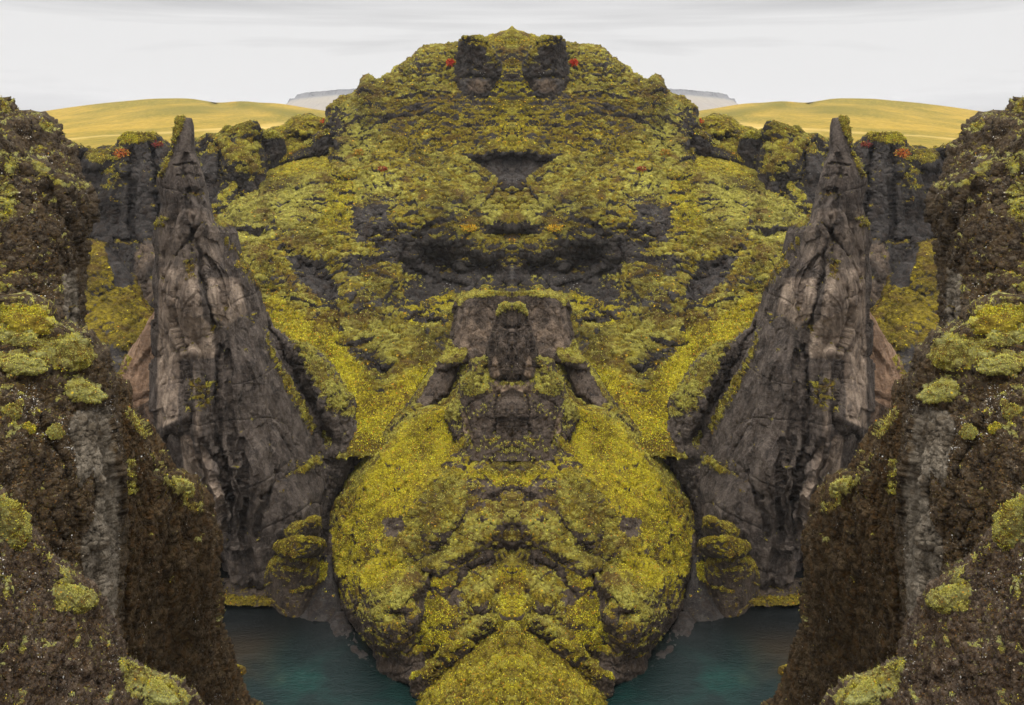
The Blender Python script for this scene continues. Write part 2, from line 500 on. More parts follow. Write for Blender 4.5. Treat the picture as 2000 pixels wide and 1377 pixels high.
def scatter(key, parent, n, size, mode='moss', seed=0, name='leaf_cover', both=False, lean=0.6, cmin=0.5, box=None, bright=1.0):
    '''small leaves, tufts or stone flakes growing on the front of a surface'''
    p, u, v, nn, at = SURF[key]
    rng = np.random.RandomState(seed + 7)
    view = np.array([0, 0, CZ]) - p; view /= np.linalg.norm(view, axis=1, keepdims=True)
    ok = ((nn * view).sum(1) > -0.15) & (u > -40) & (u < 1001) & (v > -20) & (v < 1400)
    at = at[:len(p)]
    if mode == 'stone': ok &= (at[:, 0] < 0.52) & (at[:, 2] < 0.6)
    else: ok &= (at[:, 0] > cmin)
    if box: ok &= (u > box[0]) & (u < box[2]) & (v > box[1]) & (v < box[3])
    idx = np.where(ok)[0]
    if len(idx) == 0: return None
    cl = 1 + 0.9 * perlin(p[idx] / (size * 7), 5)
    w_ = np.clip(cl, 0.05, None)
    if mode == 'moss': w_ = w_ * (0.15 + np.clip(at[idx, 1], 0, 1))
    w_ /= w_.sum()
    k = idx[np.searchsorted(np.cumsum(w_), rng.rand(n)).clip(0, len(idx) - 1)]
    N_ = nn[k]; a = at[k]
    r3 = rng.randn(n, 3)
    tang = r3 - N_ * (r3 * N_).sum(1, keepdims=True); tang /= np.linalg.norm(tang, axis=1, keepdims=True) + 1e-9
    c = p[k] + tang * (rng.rand(n, 1) * size * 1.0)
    L_ = size * (0.5 + 1.0 * rng.rand(n, 1) ** 1.5)
    if mode == 'stone':
        d = tang + 0.35 * rng.randn(n, 3); d /= np.linalg.norm(d, axis=1, keepdims=True)
        sd_ = np.cross(N_, d) + 0.3 * rng.randn(n, 3); sd_ /= np.linalg.norm(sd_, axis=1, keepdims=True)
        wd = L_ * (0.5 + 0.4 * rng.rand(n, 1)); c = c + N_ * size * 0.18 - d * L_ * 0.5
    else:
        d = tang * 0.8 + N_ * 0.35 + np.array([0, 0, 0.35 * lean]) + 0.15 * rng.randn(n, 3); d /= np.linalg.norm(d, axis=1, keepdims=True)
        sd_ = np.cross(N_ + np.array([0, 0, 0.5]) + 0.35 * rng.randn(n, 3), d); sd_ /= np.linalg.norm(sd_, axis=1, keepdims=True) + 1e-9
        if mode == 'grass': d = N_ * 0.3 + np.array([0, 0, 0.9]) + 0.35 * rng.randn(n, 3)
        wd = L_ * (0.55 + 0.35 * rng.rand(n, 1)); c = c - N_ * size * 0.05
        if mode == 'grass': wd = L_ * 0.12; L_ = L_ * 1.8
    P4 = np.stack([c, c + d * L_ * 0.45 + sd_ * wd * 0.5, c + d * L_, c + d * L_ * 0.5 - sd_ * wd * 0.5], 1)
    q = rng.rand(n)
    if mode == 'stone':
        pal = np.array([rgb(60, 46, 30), rgb(98, 78, 52), rgb(130, 114, 92), rgb(104, 74, 34), rgb(158, 146, 126), rgb(92, 80, 30), rgb(216, 212, 204)])
        pal = pal[[0, 1, 3, 5, 1, 2, 4, 6]]
        pr = np.cumsum([0.26, 0.16, 0.15, 0.13, 0.1, 0.115, 0.05, 0.002]); pr /= pr[-1]
        big = perlin(c / (size * 22), 9)
        ci = np.searchsorted(pr, np.clip(q * 0.75 + 0.12 + 0.42 * big + 0.12 * (q - 0.5), 0, 0.9999)); colr = pal[ci]
        colr = colr * (0.6 + 0.6 * rng.rand(n, 1) ** 1.5)
        colr = np.where((a[:, 2:3] > 0.5) & (rng.rand(n, 1) < 0.8), rgb(124, 118, 108) * (0.6 + 0.8 * rng.rand(n, 1)), colr)
    else:
        sage = rgb(160, 156, 74); olive = rgb(134, 118, 30); dark = rgb(78, 72, 22); yel = rgb(194, 186, 40); gold = rgb(144, 130, 28); org = rgb(184, 118, 34); brn = rgb(104, 76, 36); grn = rgb(134, 138, 42)
        G = np.clip(a[:, 1] + 0.35 * perlin(c / (size * 12), 3), 0, 1.2); A_ = np.clip(a[:, 3] + 0.35 * perlin(c / (size * 15), 4), 0, 1.2)
        colr = np.where((q < 0.55)[:, None], olive, np.where((q < 0.8)[:, None], dark, brn))
        q2 = rng.rand(n); colr = np.where((q2 < A_ * 0.9 - 0.08)[:, None], sage, colr)
        q3 = rng.rand(n); yy = np.where((rng.rand(n) < 0.45)[:, None], yel, np.where((rng.rand(n) < 0.75)[:, None], gold, grn))
        colr = np.where((q3 < G * 0.85 - 0.12)[:, None], yy, colr)
        colr = np.where((rng.rand(n) < 0.018 + 0.02 * G)[:, None], org, colr)
    if mode != 'stone': colr = np.where((perlin(c / (size * 26), 77) > 0.14)[:, None] & (rng.rand(n, 1) < 0.55), rgb(96, 76, 30), colr)
    colr = colr * (0.75 + 0.5 * rng.rand(n, 1)) * bright
    A4 = np.concatenate([np.repeat(colr, 4, 0), np.ones((4 * n, 1))], 1)
    me = make_mesh(name, P4.reshape(-1, 3), np.arange(4 * n).reshape(-1, 4), M_leaf, A4, smooth=False)
    o = link(name, me, parent, kind='stuff')
    if both:
        c2 = o.copy(); COL.objects.link(c2); c2.parent = parent; c2.scale.x = -1
    return o

# ------------------------------------------------------------------ materials
def srgb(r, g, b, k=1.0):
    return tuple((((c / 255 + 0.055) / 1.055) ** 2.4 if c > 10 else c / 255 / 12.92) * k for c in (r, g, b)) + (1,)

class NT:
    def __init__(s, name):
        s.m = bpy.data.materials.new(name); s.m.use_nodes = True
        s.t = s.m.node_tree; s.t.nodes.clear()
        s.out = s.n('ShaderNodeOutputMaterial')
        s.b = s.n('ShaderNodeBsdfPrincipled')
        s.t.links.new(s.b.outputs[0], s.out.inputs[0])
    def n(s, k, **kw):
        x = s.t.nodes.new(k)
        for a, v in kw.items(): setattr(x, a, v)
        return x
    def put(s, v, sock):
        if isinstance(v, (int, float, tuple)): sock.default_value = v
        else: s.t.links.new(v, sock)
    def math(s, op, a, b=0.0, c=None, clamp=False):
        x = s.n('ShaderNodeMath', operation=op, use_clamp=clamp)
        s.put(a, x.inputs[0]); s.put(b, x.inputs[1])
        if c is not None: s.put(c, x.inputs[2])
        return x.outputs[0]
    def mix(s, f, a, b, mode='MIX'):
        x = s.n('ShaderNodeMix', data_type='RGBA', blend_type=mode)
        s.put(f, x.inputs[0]); s.put(a, x.inputs[6]); s.put(b, x.inputs[7])
        return x.outputs[2]
    def rng(s, v, a, b, c=0.0, d=1.0, smooth=False):
        x = s.n('ShaderNodeMapRange')
        if smooth: x.interpolation_type = 'SMOOTHSTEP'
        s.put(v, x.inputs[0])
        for i, k in enumerate((a, b, c, d)): x.inputs[1 + i].default_value = k
        return x.outputs[0]
    def noise(s, vec, sc, det=4, rough=0.55, dist=0.0, off=0.0):
        x = s.n('ShaderNodeTexNoise')
        if off:
            mp = s.n('ShaderNodeMapping'); mp.inputs['Location'].default_value = (off, off * 1.7, off * 0.6)
            s.t.links.new(vec, mp.inputs[0]); vec = mp.outputs[0]
        s.t.links.new(vec, x.inputs['Vector'])
        x.inputs['Scale'].default_value = sc; x.inputs['Detail'].default_value = det; x.inputs['Roughness'].default_value = rough; x.inputs['Distortion'].default_value = dist
        return x.outputs['Fac']
    def vor(s, vec, sc, out='Distance', feat='F1', rnd=1.0):
        x = s.n('ShaderNodeTexVoronoi', feature=feat)
        s.t.links.new(vec, x.inputs['Vector']); x.inputs['Scale'].default_value = sc; x.inputs['Randomness'].default_value = rnd
        return x.outputs[out]
    def coords(s, scale=(1, 1, 1)):
        tc = s.n('ShaderNodeTexCoord'); sp = s.n('ShaderNodeSeparateXYZ'); s.t.links.new(tc.outputs['Object'], sp.inputs[0])
        cb = s.n('ShaderNodeCombineXYZ')
        s.t.links.new(s.math('MULTIPLY', s.math('ABSOLUTE', sp.outputs[0]), scale[0]), cb.inputs[0])
        s.t.links.new(s.math('MULTIPLY', sp.outputs[1], scale[1]), cb.inputs[1])
        s.t.links.new(s.math('MULTIPLY', sp.outputs[2], scale[2]), cb.inputs[2])
        return cb.outputs[0]

def leaf_mat():
    s = NT('leaves')
    at = s.n('ShaderNodeAttribute', attribute_name='cov')
    s.t.links.new(at.outputs['Color'], s.b.inputs['Base Color']); s.b.inputs['Roughness'].default_value = 0.8; s.b.inputs['Specular IOR Level'].default_value = 0.2
    return s.m
M_leaf = leaf_mat()

def land(name, px, pal, speck=0.0, bump=1.0, leaf=0.5, fleck=0.0):
    """px: metres one render pixel spans there; pal: dict of colours"""
    s = NT(name)
    c = s.coords(); cv = s.coords((1, 1, 0.45))
    at = s.n('ShaderNodeAttribute', attribute_name='cov')
    sp = s.n('ShaderNodeSeparateColor'); s.t.links.new(at.outputs['Color'], sp.inputs[0])
    R, G, B, A = sp.outputs[0], sp.outputs[1], sp.outputs[2], at.outputs['Alpha']
    nf = s.noise(c, 0.30 / px, 6, 0.7)              # ~ a few pixels
    nm = s.noise(c, 0.05 / px, 5, 0.6, off=3.1)
    nv = s.noise(cv, 0.10 / px, 6, 0.62, 0.3, off=7.7)
    nb = s.noise(c, 0.012 / px, 4, 0.5, off=11.0)
    # rock
    ng = s.noise(c, 0.09 / px, 7, 0.72, 0.5, off=61.0)
    rk = s.mix(s.rng(nv, 0.40, 0.60), pal['r0'], pal['r1'])
    rk = s.mix(s.rng(ng, 0.50, 0.58, 0.0, 0.75), rk, pal['r2'])
    rk = s.mix(s.rng(ng, 0.46, 0.38, 0.0, 0.5), rk, pal['r3'])
    tn = s.mix(s.rng(nv, 0.40, 0.62), pal['t0'], pal['t1'])
    tn = s.mix(s.rng(ng, 0.54, 0.62, 0.0, 0.6), tn, pal['r1'])
    tf = s.rng(s.math('ADD', B, s.math('MULTIPLY', s.math('SUBTRACT', nm, 0.5), 0.6)), 0.36, 0.64)
    rk = s.mix(tf, rk, tn)
    rk = s.mix(s.rng(nf, 0.50, 0.70, 0.0, 0.55), rk, pal['r3'])
    if speck > 0:
        vo = s.vor(c, 0.30 / px)
        vn = s.noise(c, 0.03 / px, 3, 0.6, off=5.0)
        th = s.rng(vn, 0.50, 0.75, 0.0, speck)
        ms = s.math('LESS_THAN', vo, th)
        rk = s.mix(s.math('MULTIPLY', ms, 0.75), rk, pal['w'])
    # moss
    m1 = s.mix(s.rng(nm, 0.3, 0.7), pal['m0'], pal['m1'])
    m1 = s.mix(s.rng(nf, 0.42, 0.66), m1, pal['m2'])
    sg = s.mix(s.rng(nf, 0.35, 0.65), pal['s0'], pal['s1'])
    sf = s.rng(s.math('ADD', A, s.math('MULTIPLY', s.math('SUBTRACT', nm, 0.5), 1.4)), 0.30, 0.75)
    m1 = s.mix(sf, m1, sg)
    ye = s.mix(s.rng(nf, 0.35, 0.62), pal['y0'], pal['y1'])
    yf = s.rng(s.math('ADD', G, s.math('MULTIPLY', s.math('SUBTRACT', s.noise(c, 0.09 / px, 5, 0.65, off=21.0), 0.5), 1.5)), 0.32, 0.80)
    m1 = s.mix(yf, m1, ye)
    # brown patches of old moss and autumn leaves
    bf = s.rng(s.noise(c, 0.035 / px, 6, 0.7, off=33.0), 0.50, 0.62, 0.0, 0.85)
    m1 = s.mix(bf, m1, pal['b'])
    m1 = s.mix(s.rng(s.noise(c, 0.02 / px, 5, 0.6, off=71.0), 0.48, 0.62, 0.0, 0.6), m1, pal['m0'])
    if leaf > 0:
        lv = s.n('ShaderNodeTexVoronoi', feature='F1'); s.t.links.new(c, lv.inputs['Vector']); lv.inputs['Scale'].default_value = 0.42 / px
        sc2 = s.n('ShaderNodeSeparateColor'); s.t.links.new(lv.outputs['Color'], sc2.inputs[0])
        lm = s.math('LESS_THAN', sc2.outputs[0], s.math('MULTIPLY', s.rng(G, 0.15, 1.0, 0.03, 0.40), leaf))
        lm = s.math('MULTIPLY', lm, s.math('LESS_THAN', lv.outputs['Distance'], 0.42))
        lc = s.mix(sc2.outputs[1], pal['l0'], pal['l1'])
        m1 = s.mix(lm, m1, lc)
    # cover edge
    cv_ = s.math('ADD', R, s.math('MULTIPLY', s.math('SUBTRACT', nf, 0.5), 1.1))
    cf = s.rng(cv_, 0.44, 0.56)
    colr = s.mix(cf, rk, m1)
    hs = s.n('ShaderNodeHueSaturation'); s.t.links.new(colr, hs.inputs['Color'])
    s.t.links.new(s.rng(nb, 0.3, 0.7, 0.82, 1.18), hs.inputs['Value'])
    s.t.links.new(hs.outputs[0], s.b.inputs['Base Color'])
    s.b.inputs['Roughness'].default_value = 0.92
    s.b.inputs['Specular IOR Level'].default_value = 0.18
    # bump
    h1 = s.noise(c, 0.28 / px, 6, 0.72, off=41.0)
    h2 = s.vor(c, 0.20 / px)
    hr = s.math('ADD', s.noise(cv, 0.14 / px, 8, 0.72, 0.2, off=50.0), s.math('MULTIPLY', s.noise(c, 0.45 / px, 5, 0.75, off=57.0), 0.6))
    hm = s.math('ADD', s.math('MULTIPLY', h1, 1.0), s.math('MULTIPLY', s.math('SUBTRACT', 1.0, h2), 0.7))
    mxh = s.n('ShaderNodeMix', data_type='FLOAT'); s.t.links.new(cf, mxh.inputs[0]); s.t.links.new(hr, mxh.inputs[2]); s.t.links.new(hm, mxh.inputs[3])
    bp = s.n('ShaderNodeBump'); bp.inputs['Strength'].default_value = 0.9; bp.inputs['Distance'].default_value = 6.0 * px * bump
    s.t.links.new(mxh.outputs[0], bp.inputs['Height']); s.t.links.new(bp.outputs[0], s.b.inputs['Normal'])
    return s.m

PAL = dict(r0=srgb(54, 47, 42), r1=srgb(92, 80, 70), r2=srgb(70, 57, 44), r3=srgb(118, 104, 90), t0=srgb(104, 88, 74), t1=srgb(168, 144, 120), w=srgb(205, 203, 196),
           m0=srgb(56, 46, 16), m1=srgb(104, 90, 22), m2=srgb(150, 132, 32), s0=srgb(104, 96, 34), s1=srgb(176, 170, 80),
           y0=srgb(124, 110, 18), y1=srgb(184, 170, 34), b=srgb(88, 64, 32), l0=srgb(204, 188, 48), l1=srgb(190, 130, 34))
PALD = dict(PAL, r0=srgb(46, 43, 42), r1=srgb(74, 70, 67), r2=srgb(60, 50, 42), r3=srgb(94, 86, 79))
PALS = dict(PAL, r0=srgb(56, 50, 46), r1=srgb(100, 90, 82), r2=srgb(72, 62, 54), r3=srgb(126, 114, 104), t0=srgb(118, 103, 90), t1=srgb(182, 162, 142))
PALF = dict(PAL, r0=srgb(56, 42, 26), r1=srgb(112, 94, 68), r2=srgb(92, 60, 26), r3=srgb(148, 130, 104), t0=srgb(92, 83, 70), t1=srgb(148, 137, 120),
            m0=srgb(88, 74, 28), m1=srgb(126, 116, 44), m2=srgb(168, 162, 74), s0=srgb(122, 122, 72), s1=srgb(188, 188, 118), b=srgb(92, 60, 26), y0=srgb(136, 120, 30), y1=srgb(196, 180, 50))
PALR = dict(PALF, r0=srgb(44, 34, 20), r1=srgb(84, 68, 44), r2=srgb(82, 56, 20), r3=srgb(118, 98, 72))
PALG = dict(PALF, r0=srgb(54, 42, 34), r1=srgb(100, 84, 68), r2=srgb(76, 56, 34), r3=srgb(132, 118, 102))
PALF.update(r0=srgb(42, 32, 22), r1=srgb(88, 72, 52), r2=srgb(76, 58, 26), r3=srgb(122, 110, 92))
M_mtn = land('mountain_moss_and_rock', 0.27, PALD, speck=0.16, leaf=0.5)
M_mid = land('mound_moss_and_rock', 0.145, PAL, speck=0.16, leaf=0.45)
M_spire = land('spire_rock', 0.165, PALS, speck=0.10, bump=1.1, leaf=0.3)
M_back = land('back_cliff_rock', 0.29, PALD, speck=0.14, leaf=0.4)
M_near1 = land('near_cliff_far', 0.085, PALF, speck=0.16, bump=1.5, leaf=0.3)
M_near2 = land('near_cliff_mid', 0.055, PALF, speck=0.16, bump=1.5, leaf=0.3)
M_rust = land('rust_slope', 0.07, PALR, speck=0.12, bump=1.3, leaf=0.3)
M_slab = land('tan_slab_rock', 0.16, dict(PALS, r0=srgb(84, 66, 52), r1=srgb(118, 96, 78), t0=srgb(122, 96, 76), t1=srgb(164, 134, 108)), speck=0.06, leaf=0.2)
M_dark = land('wet_dark_rock', 0.145, PALD, speck=0.1, leaf=0.4)
M_near3 = land('near_cliff_close', 0.030, PALG, speck=0.20, bump=1.5, leaf=0.3)

def thing_from(name, data, mat, label, cat, group=None, mlabel=None, sc=(), **kw):
    o = link(name, to_mesh(name, data, mat), None, label, cat, group, **kw)
    for a in sc: scatter(a[0], o, *a[1:-1], **a[-1])
    if mlabel: mirror(o, mlabel)
    return o

# ================================================================== MOUNTAIN
mtn_top = [(380, 455), (430, 425), (450, 398), (480, 388), (510, 378), (524, 345), (530, 332), (560, 318), (600, 306), (640, 300), (645, 285), (647, 250), (650, 214), (656, 200), (680, 196), (700, 189), (708, 172),
           (713, 158), (718, 154), (724, 158), (728, 167), (735, 163), (760, 142), (775, 133), (800, 120), (816, 110), (822, 98), (835, 91), (855, 91), (875, 92), (893, 88), (905, 84), (925, 82), (945, 78), (955, 71), (975, 65), (990, 61), (996, 58), (1000, 54)]
mtn_ctrl = [(1000, 60, 262), (900, 90, 258), (800, 120, 256), (700, 190, 250), (655, 215, 247), (650, 290, 238), (1000, 200, 246), (850, 200, 243), (740, 260, 236),
            (1000, 300, 232), (850, 320, 226), (720, 340, 222), (640, 330, 226), (560, 330, 230), (1000, 420, 214), (850, 420, 207), (720, 420, 208), (600, 380, 216), (480, 395, 214), (400, 440, 212),
            (1000, 520, 206), (850, 520, 206), (720, 520, 200), (600, 480, 198), (500, 480, 192), (400, 500, 188), (1000, 600, 196), (850, 600, 196), (720, 620, 184), (600, 600, 182), (520, 620, 172), (400, 600, 175),
            (1000, 700, 180), (860, 700, 176), (740, 720, 168), (600, 680, 166), (520, 700, 160), (740, 860, 150), (860, 860, 152), (1000, 860, 158), (600, 860, 150), (400, 860, 152)]
mtn_feats = [
    ('g', 718, 175, 12, 20, 0, 2.5), ('d', 845, 125, 32, 42, 10, 4.5), ('g', 780, 175, 30, 14, 0, 2.5),
    ('l', [(905, 190), (880, 240), (870, 300)], 30, -1.5),
    ('l', [(700, 200), (690, 260), (670, 330)], 18, 4), ('l', [(745, 220), (735, 280), (745, 330)], 9, -3),
    ('d', 676, 250, 36, 60, -5, 6), ('d', 690, 330, 50, 28, -10, 4), ('d', 720, 300, 22, 24, 0, 3),
    ('d', 748, 375, 34, 40, -15, 6), ('g', 724, 430, 34, 44, 0, 5), ('d', 700, 500, 40, 34, 0, 4),
    ('d', 620, 370, 34, 26, -20, 4), ('d', 560, 385, 60, 26, -14, 4), ('d', 490, 410, 50, 26, -14, 4),
    ('p', [(906, 306), (935, 310), (960, 308), (985, 306), (1000, 304), (1100, 300), (1080, 320), (1000, 364), (984, 360), (950, 335)], 7, -9),
    ('l', [(905, 296), (935, 298), (962, 297), (985, 294), (1000, 292)], 8, 2.0),
    ('l', [(915, 312), (950, 340), (985, 368), (1000, 375)], 9, 2.0),
    ('d', 920, 395, 45, 22, 25, 5), ('d', 965, 430, 40, 26, 15, 7), ('g', 890, 470, 60, 26, 10, 6), ('g', 800, 430, 50, 16, 0, 4), ('d', 950, 485, 42, 30, 5, 6), ('d', 1000, 420, 16, 30, 0, 3),
    ('p', [(790, 500), (850, 488), (900, 520), (960, 520), (1010, 520), (1010, 578), (960, 574), (905, 578), (870, 585), (830, 600), (790, 600), (780, 540)], 16, -3.5), ('l', [(800, 500), (860, 540), (960, 560)], 10, 2.5), ('l', [(905, 520), (920, 575)], 9, 2),
    ('g', 735, 560, 40, 46, 0, 6), ('g', 700, 585, 30, 25, 0, 4),
    ('p', [(550, 500), (590, 505), (640, 530), (665, 575), (660, 600), (625, 585), (590, 552)], 10, -5),
    ('l', [(540, 480), (600, 490), (650, 515)], 10, 3),
    ('l', [(640, 640), (690, 600), (740, 615)], 12, 2), ('g', 722, 665, 40, 46, 20, 5), ('g', 752, 735, 20, 20, 0, -5), ('d', 756, 700, 20, 16, 0, 3),
    ('l', [(790, 618), (830, 598), (880, 582)], 8, 4), ('g', 845, 632, 30, 12, 0, -4), ('g', 855, 680, 30, 20, 0, -3), ('l', [(780, 660), (840, 655), (880, 655)], 6, 2),
    ('l', [(640, 655), (700, 740), (745, 830)], 30, -3),
    ('l', [(1000, 440), (1000, 575)], 10, 4), ('d', 1000, 545, 16, 22, 0, 4),
]
mtn_feats = [f[:-1] + (f[-1] * 0.55,) for f in mtn_feats]
mtn_paint = [
    ('m', 0.82, 16, [(525, 640), (640, 640), (690, 700), (745, 775), (860, 700), (880, 720), (800, 830), (750, 910), (690, 890), (600, 700)]), ('m', 0.9, 8, [(940, 70), (1000, 48), (1100, 60), (1100, 95), (985, 92)]),
    ('y', 0.55, 14, [(905, 60), (1000, 50), (1100, 60), (1100, 100), (985, 90), (960, 84)]),
    ('y', 0.55, 20, [(960, 130), (1000, 120), (1000, 300), (960, 280), (945, 200)]),
    ('s', 0.75, 16, [(655, 215), (700, 205), (740, 260), (720, 320), (655, 330), (645, 300)]),
    ('m', 0.25, 8, [(644, 215), (660, 205), (668, 240), (660, 300), (644, 320)]),
    ('s', 0.05, 20, [(760, 180), (960, 190), (1000, 280), (900, 300), (760, 300)]), ('m', 0.46, 20, [(780, 200), (950, 200), (1000, 280), (880, 300), (780, 290)]),
    ('m', 0.30, 12, [(890, 175), (960, 175), (955, 205), (895, 205)]),
    ('m', 0.50, 12, [(800, 130), (860, 110), (880, 160), (820, 165)]),
    ('s', 0.75, 20, [(710, 340), (760, 330), (790, 400), (740, 420), (700, 410)]),
    ('y', 0.65, 20, [(530, 330), (645, 300), (650, 335), (600, 345), (530, 362)]),
    ('s', 0.95, 25, [(450, 400), (600, 350), (640, 350), (630, 420), (560, 450), (480, 480), (430, 440)]),
    ('y', 0.55, 18, [(650, 340), (700, 330), (690, 450), (660, 470), (620, 430)]),
    ('s', 0.8, 15, [(910, 370), (990, 440), (960, 450), (880, 400)]),
    ('m', -0.6, 5, [(908, 305), (935, 309), (960, 307), (985, 304), (1000, 302), (1010, 304), (1000, 364), (984, 360), (950, 335)]),
    ('m', -0.25, 10, [(690, 402), (755, 405), (760, 460), (690, 470)]),
    ('m', -0.12, 12, [(725, 492), (800, 478), (850, 484), (900, 515), (960, 520), (1010, 520), (1010, 578), (960, 574), (905, 578), (870, 585), (830, 600), (790, 612), (770, 600), (790, 570), (800, 540)]),
    ('m', 0.15, 12, [(670, 500), (770, 505), (775, 560), (760, 610), (690, 605)]), ('m', 0.8, 10, [(705, 535), (765, 530), (770, 560), (740, 578)]),
    ('m', -0.35, 8, [(550, 500), (590, 505), (640, 530), (665, 575), (660, 600), (625, 585), (590, 552)]),
    ('m', 0.1, 10, [(800, 620), (870, 610), (885, 700), (830, 700)]), ('m', 0.1, 10, [(725, 712), (775, 712), (770, 758), (735, 755)]),
    ('m', 0.25, 12, [(672, 640), (700, 640), (740, 710), (720, 735), (680, 690)]), ('s', 0.6, 12, [(700, 610), (750, 620), (765, 700), (730, 690)]),
    ('y', 1.05, 22, [(530, 630), (640, 640), (690, 700), (740, 770), (860, 700), (880, 720), (800, 820), (750, 900), (690, 880), (660, 760), (590, 690)]),
    ('y', 0.75, 15, [(780, 590), (880, 575), (890, 600), (800, 640)]), ('m', 0.75, 12, [(760, 640), (820, 640), (870, 720), (760, 780)]),
    ('y', 0.8, 12, [(525, 560), (560, 600), (640, 640), (640, 670), (560, 660), (520, 620)]),
]
E = sheet('mountain', mtn_top, 900, mtn_ctrl, M_mtn, dict(seed=3, tz=0.55, calm=[([(520, 640), (560, 610), (640, 630), (690, 700), (745, 780), (800, 740), (860, 690), (890, 710), (820, 830), (750, 910), (690, 890), (600, 700)], 18, 0.45), ([(890, 60), (1000, 45), (1100, 60), (1100, 105), (985, 100), (950, 80)], 8, 0.1), ([(530, 325), (645, 298), (655, 335), (600, 345), (530, 362)], 10, 0.4)], s1=28, a1=3.0, vz=1.0, a6=0.4, s6=11, vj=1.3, af=1.15, sf=11, vf=1.1, s3=5, a3=0.9, a5=0.5, s5=1.6),
          dict(cover=0.57, kz=1.0, z0=0.35, kn=1.4, ms=9, fz=2.4, yellow=0.17, sage=0.36, am=0.55, pm=1.9, flat=2.8, up=0.6, warp=10, gap=1.1), mtn_paint, mtn_feats, step=1.35, roll=22, rollT=8, backlen=80, sym=True, extra_u=[(639, 657, 60), (705, 730, 26), (814, 826, 20)])
mtn = thing_from('mossy_mountain', E, M_mtn, 'tall domed mossy mountain with two dark summit crags and a dark hollow below them', 'mountain', sc=[('mountain', 120000, 0.24, dict(both=True, seed=1))])

def eye(key, L, Rr, ctrl, T, mat, rock, moss, paint=(), feats=(), parent=None, name='rock_outcrop', **kw):
    d = loft(key, L, Rr, ctrl, T, mat, rock, moss, paint, feats, **kw)
    o = link(name, to_mesh(name, d, mat), parent)
    return o

def mirror_child(o):
    c = o.copy(); COL.objects.link(c); c.parent = o.parent; c.scale.x = -1
    return c

# the two dark crags near the summit
o = eye('crag', [(908, 73), (902, 79), (897, 90), (893, 120), (890, 160), (893, 190), (905, 200)], [(928, 73), (945, 79), (956, 92), (966, 112), (974, 128), (975, 145), (966, 165), (958, 190), (950, 200)],
        [(930, 75, 251), (930, 200, 239.5)], 9, M_mtn, dict(seed=12, s1=9, a1=1.0, s2=5, a2=0.0, a6=0.3, s6=6, vj=0.6, af=0.9, sf=5, vf=0.7, s3=4, a3=0.7, a5=0.5, s5=1.2), dict(cover=0.05, kz=0.9, z0=0.3, kn=0.9, ms=4, yellow=0.2, sage=0.2, am=0.5, pm=1.8),
        [('t', 0.2, 8, [(900, 80), (960, 90), (970, 200), (890, 200)]), ('t', 0.5, 8, [(915, 155), (955, 152), (962, 180), (912, 182)]), ('m', 0.75, 7, [(900, 70), (945, 72), (978, 130), (966, 140), (940, 95), (900, 84)])], [('g', 935, 152, 26, 5, 0, -3)], parent=mtn, step=1.5)
mirror_child(o)

# ================================================================== BACK RIM
rk_b = dict(seed=21, s1=14, a1=1.4, vz=0.5, s2=7, a2=0.2, a6=0.5, s6=7, af=1.3, sf=8, vf=0.35, s3=4, a3=0.35, a5=0.5, s5=1.3)
ms_b = dict(cover=0.05, kz=1.0, z0=0.3, kn=0.8, ms=5, yellow=0.35, sage=0.3, am=0.7, pm=2.2)
d = loft('knob', [(118, 291), (60, 296), (-400, 304), (-400, 480)], [(150, 291), (164, 296), (170, 302), (166, 313), (156, 335), (150, 356), (142, 400), (140, 480)], [(140, 291, 244), (140, 480, 240)], 8, M_back, rk_b, ms_b, step=1.6)
thing_from('overhanging_rock', d, M_back, 'small overhanging grey rock knob on the left canyon rim beside the meadow', 'rock', 'rock knobs on the rim', 'small overhanging grey rock knob on the right canyon rim beside the meadow', sc=[('knob', 1500, 0.4, dict(seed=2))])
d = loft('cliff', [(250, 264), (244, 268), (233, 280), (225, 290), (195, 296), (180, 299), (166, 305), (158, 322), (152, 335), (153, 360), (155, 420), (160, 470), (185, 478), (200, 560), (210, 760)],
         [(300, 266), (316, 272), (328, 284), (338, 298), (350, 320), (400, 340), (420, 400), (420, 760)], [(240, 265, 240), (330, 265, 240), (240, 460, 232), (320, 460, 226), (250, 760, 205), (330, 760, 200)], 12, M_back, dict(rk_b, seed=23, a1=1.2, vz=0.25),
         dict(ms_b, cover=-0.1), [('y', 0.9, 6, [(232, 262), (300, 262), (302, 276), (270, 284), (236, 284)]), ('m', 0.9, 5, [(232, 260), (305, 260), (302, 276), (270, 282), (236, 284)]),
          ('m', 0.6, 10, [(165, 300), (215, 296), (215, 320), (180, 325)]), ('m', 0.45, 12, [(205, 300), (250, 300), (245, 400), (190, 390)]), ('t', 0.35, 14, [(275, 290), (330, 300), (310, 460), (260, 460)]), ('t', 0.5, 14, [(258, 470), (320, 470), (315, 600), (262, 600)]),
          ('m', -0.5, 6, [(155, 410), (255, 420), (258, 470), (160, 470)])],
         [('l', [(252, 300), (258, 380), (256, 465)], 7, -4), ('l', [(300, 290), (306, 380), (302, 470)], 5, -4), ('g', 280, 350, 16, 70, 0, 4), ('l', [(160, 335), (200, 336), (215, 330)], 5, -2), ('g', 205, 430, 40, 30, 0, -4), ('l', [(160, 468), (260, 470), (300, 472)], 4, -2), ('g', 290, 540, 22, 60, 0, 4), ('g', 185, 320, 26, 14, 0, 3)], step=1.7, edge=45)
rim = thing_from('cliff', d, M_back, 'left back cliff below the meadow with fluted pillars and a bright moss cap', 'cliff', 'back cliffs below the meadow', 'right back cliff below the meadow with fluted pillars and a bright moss cap', sc=[('cliff', 14000, 0.26, dict(seed=3))])
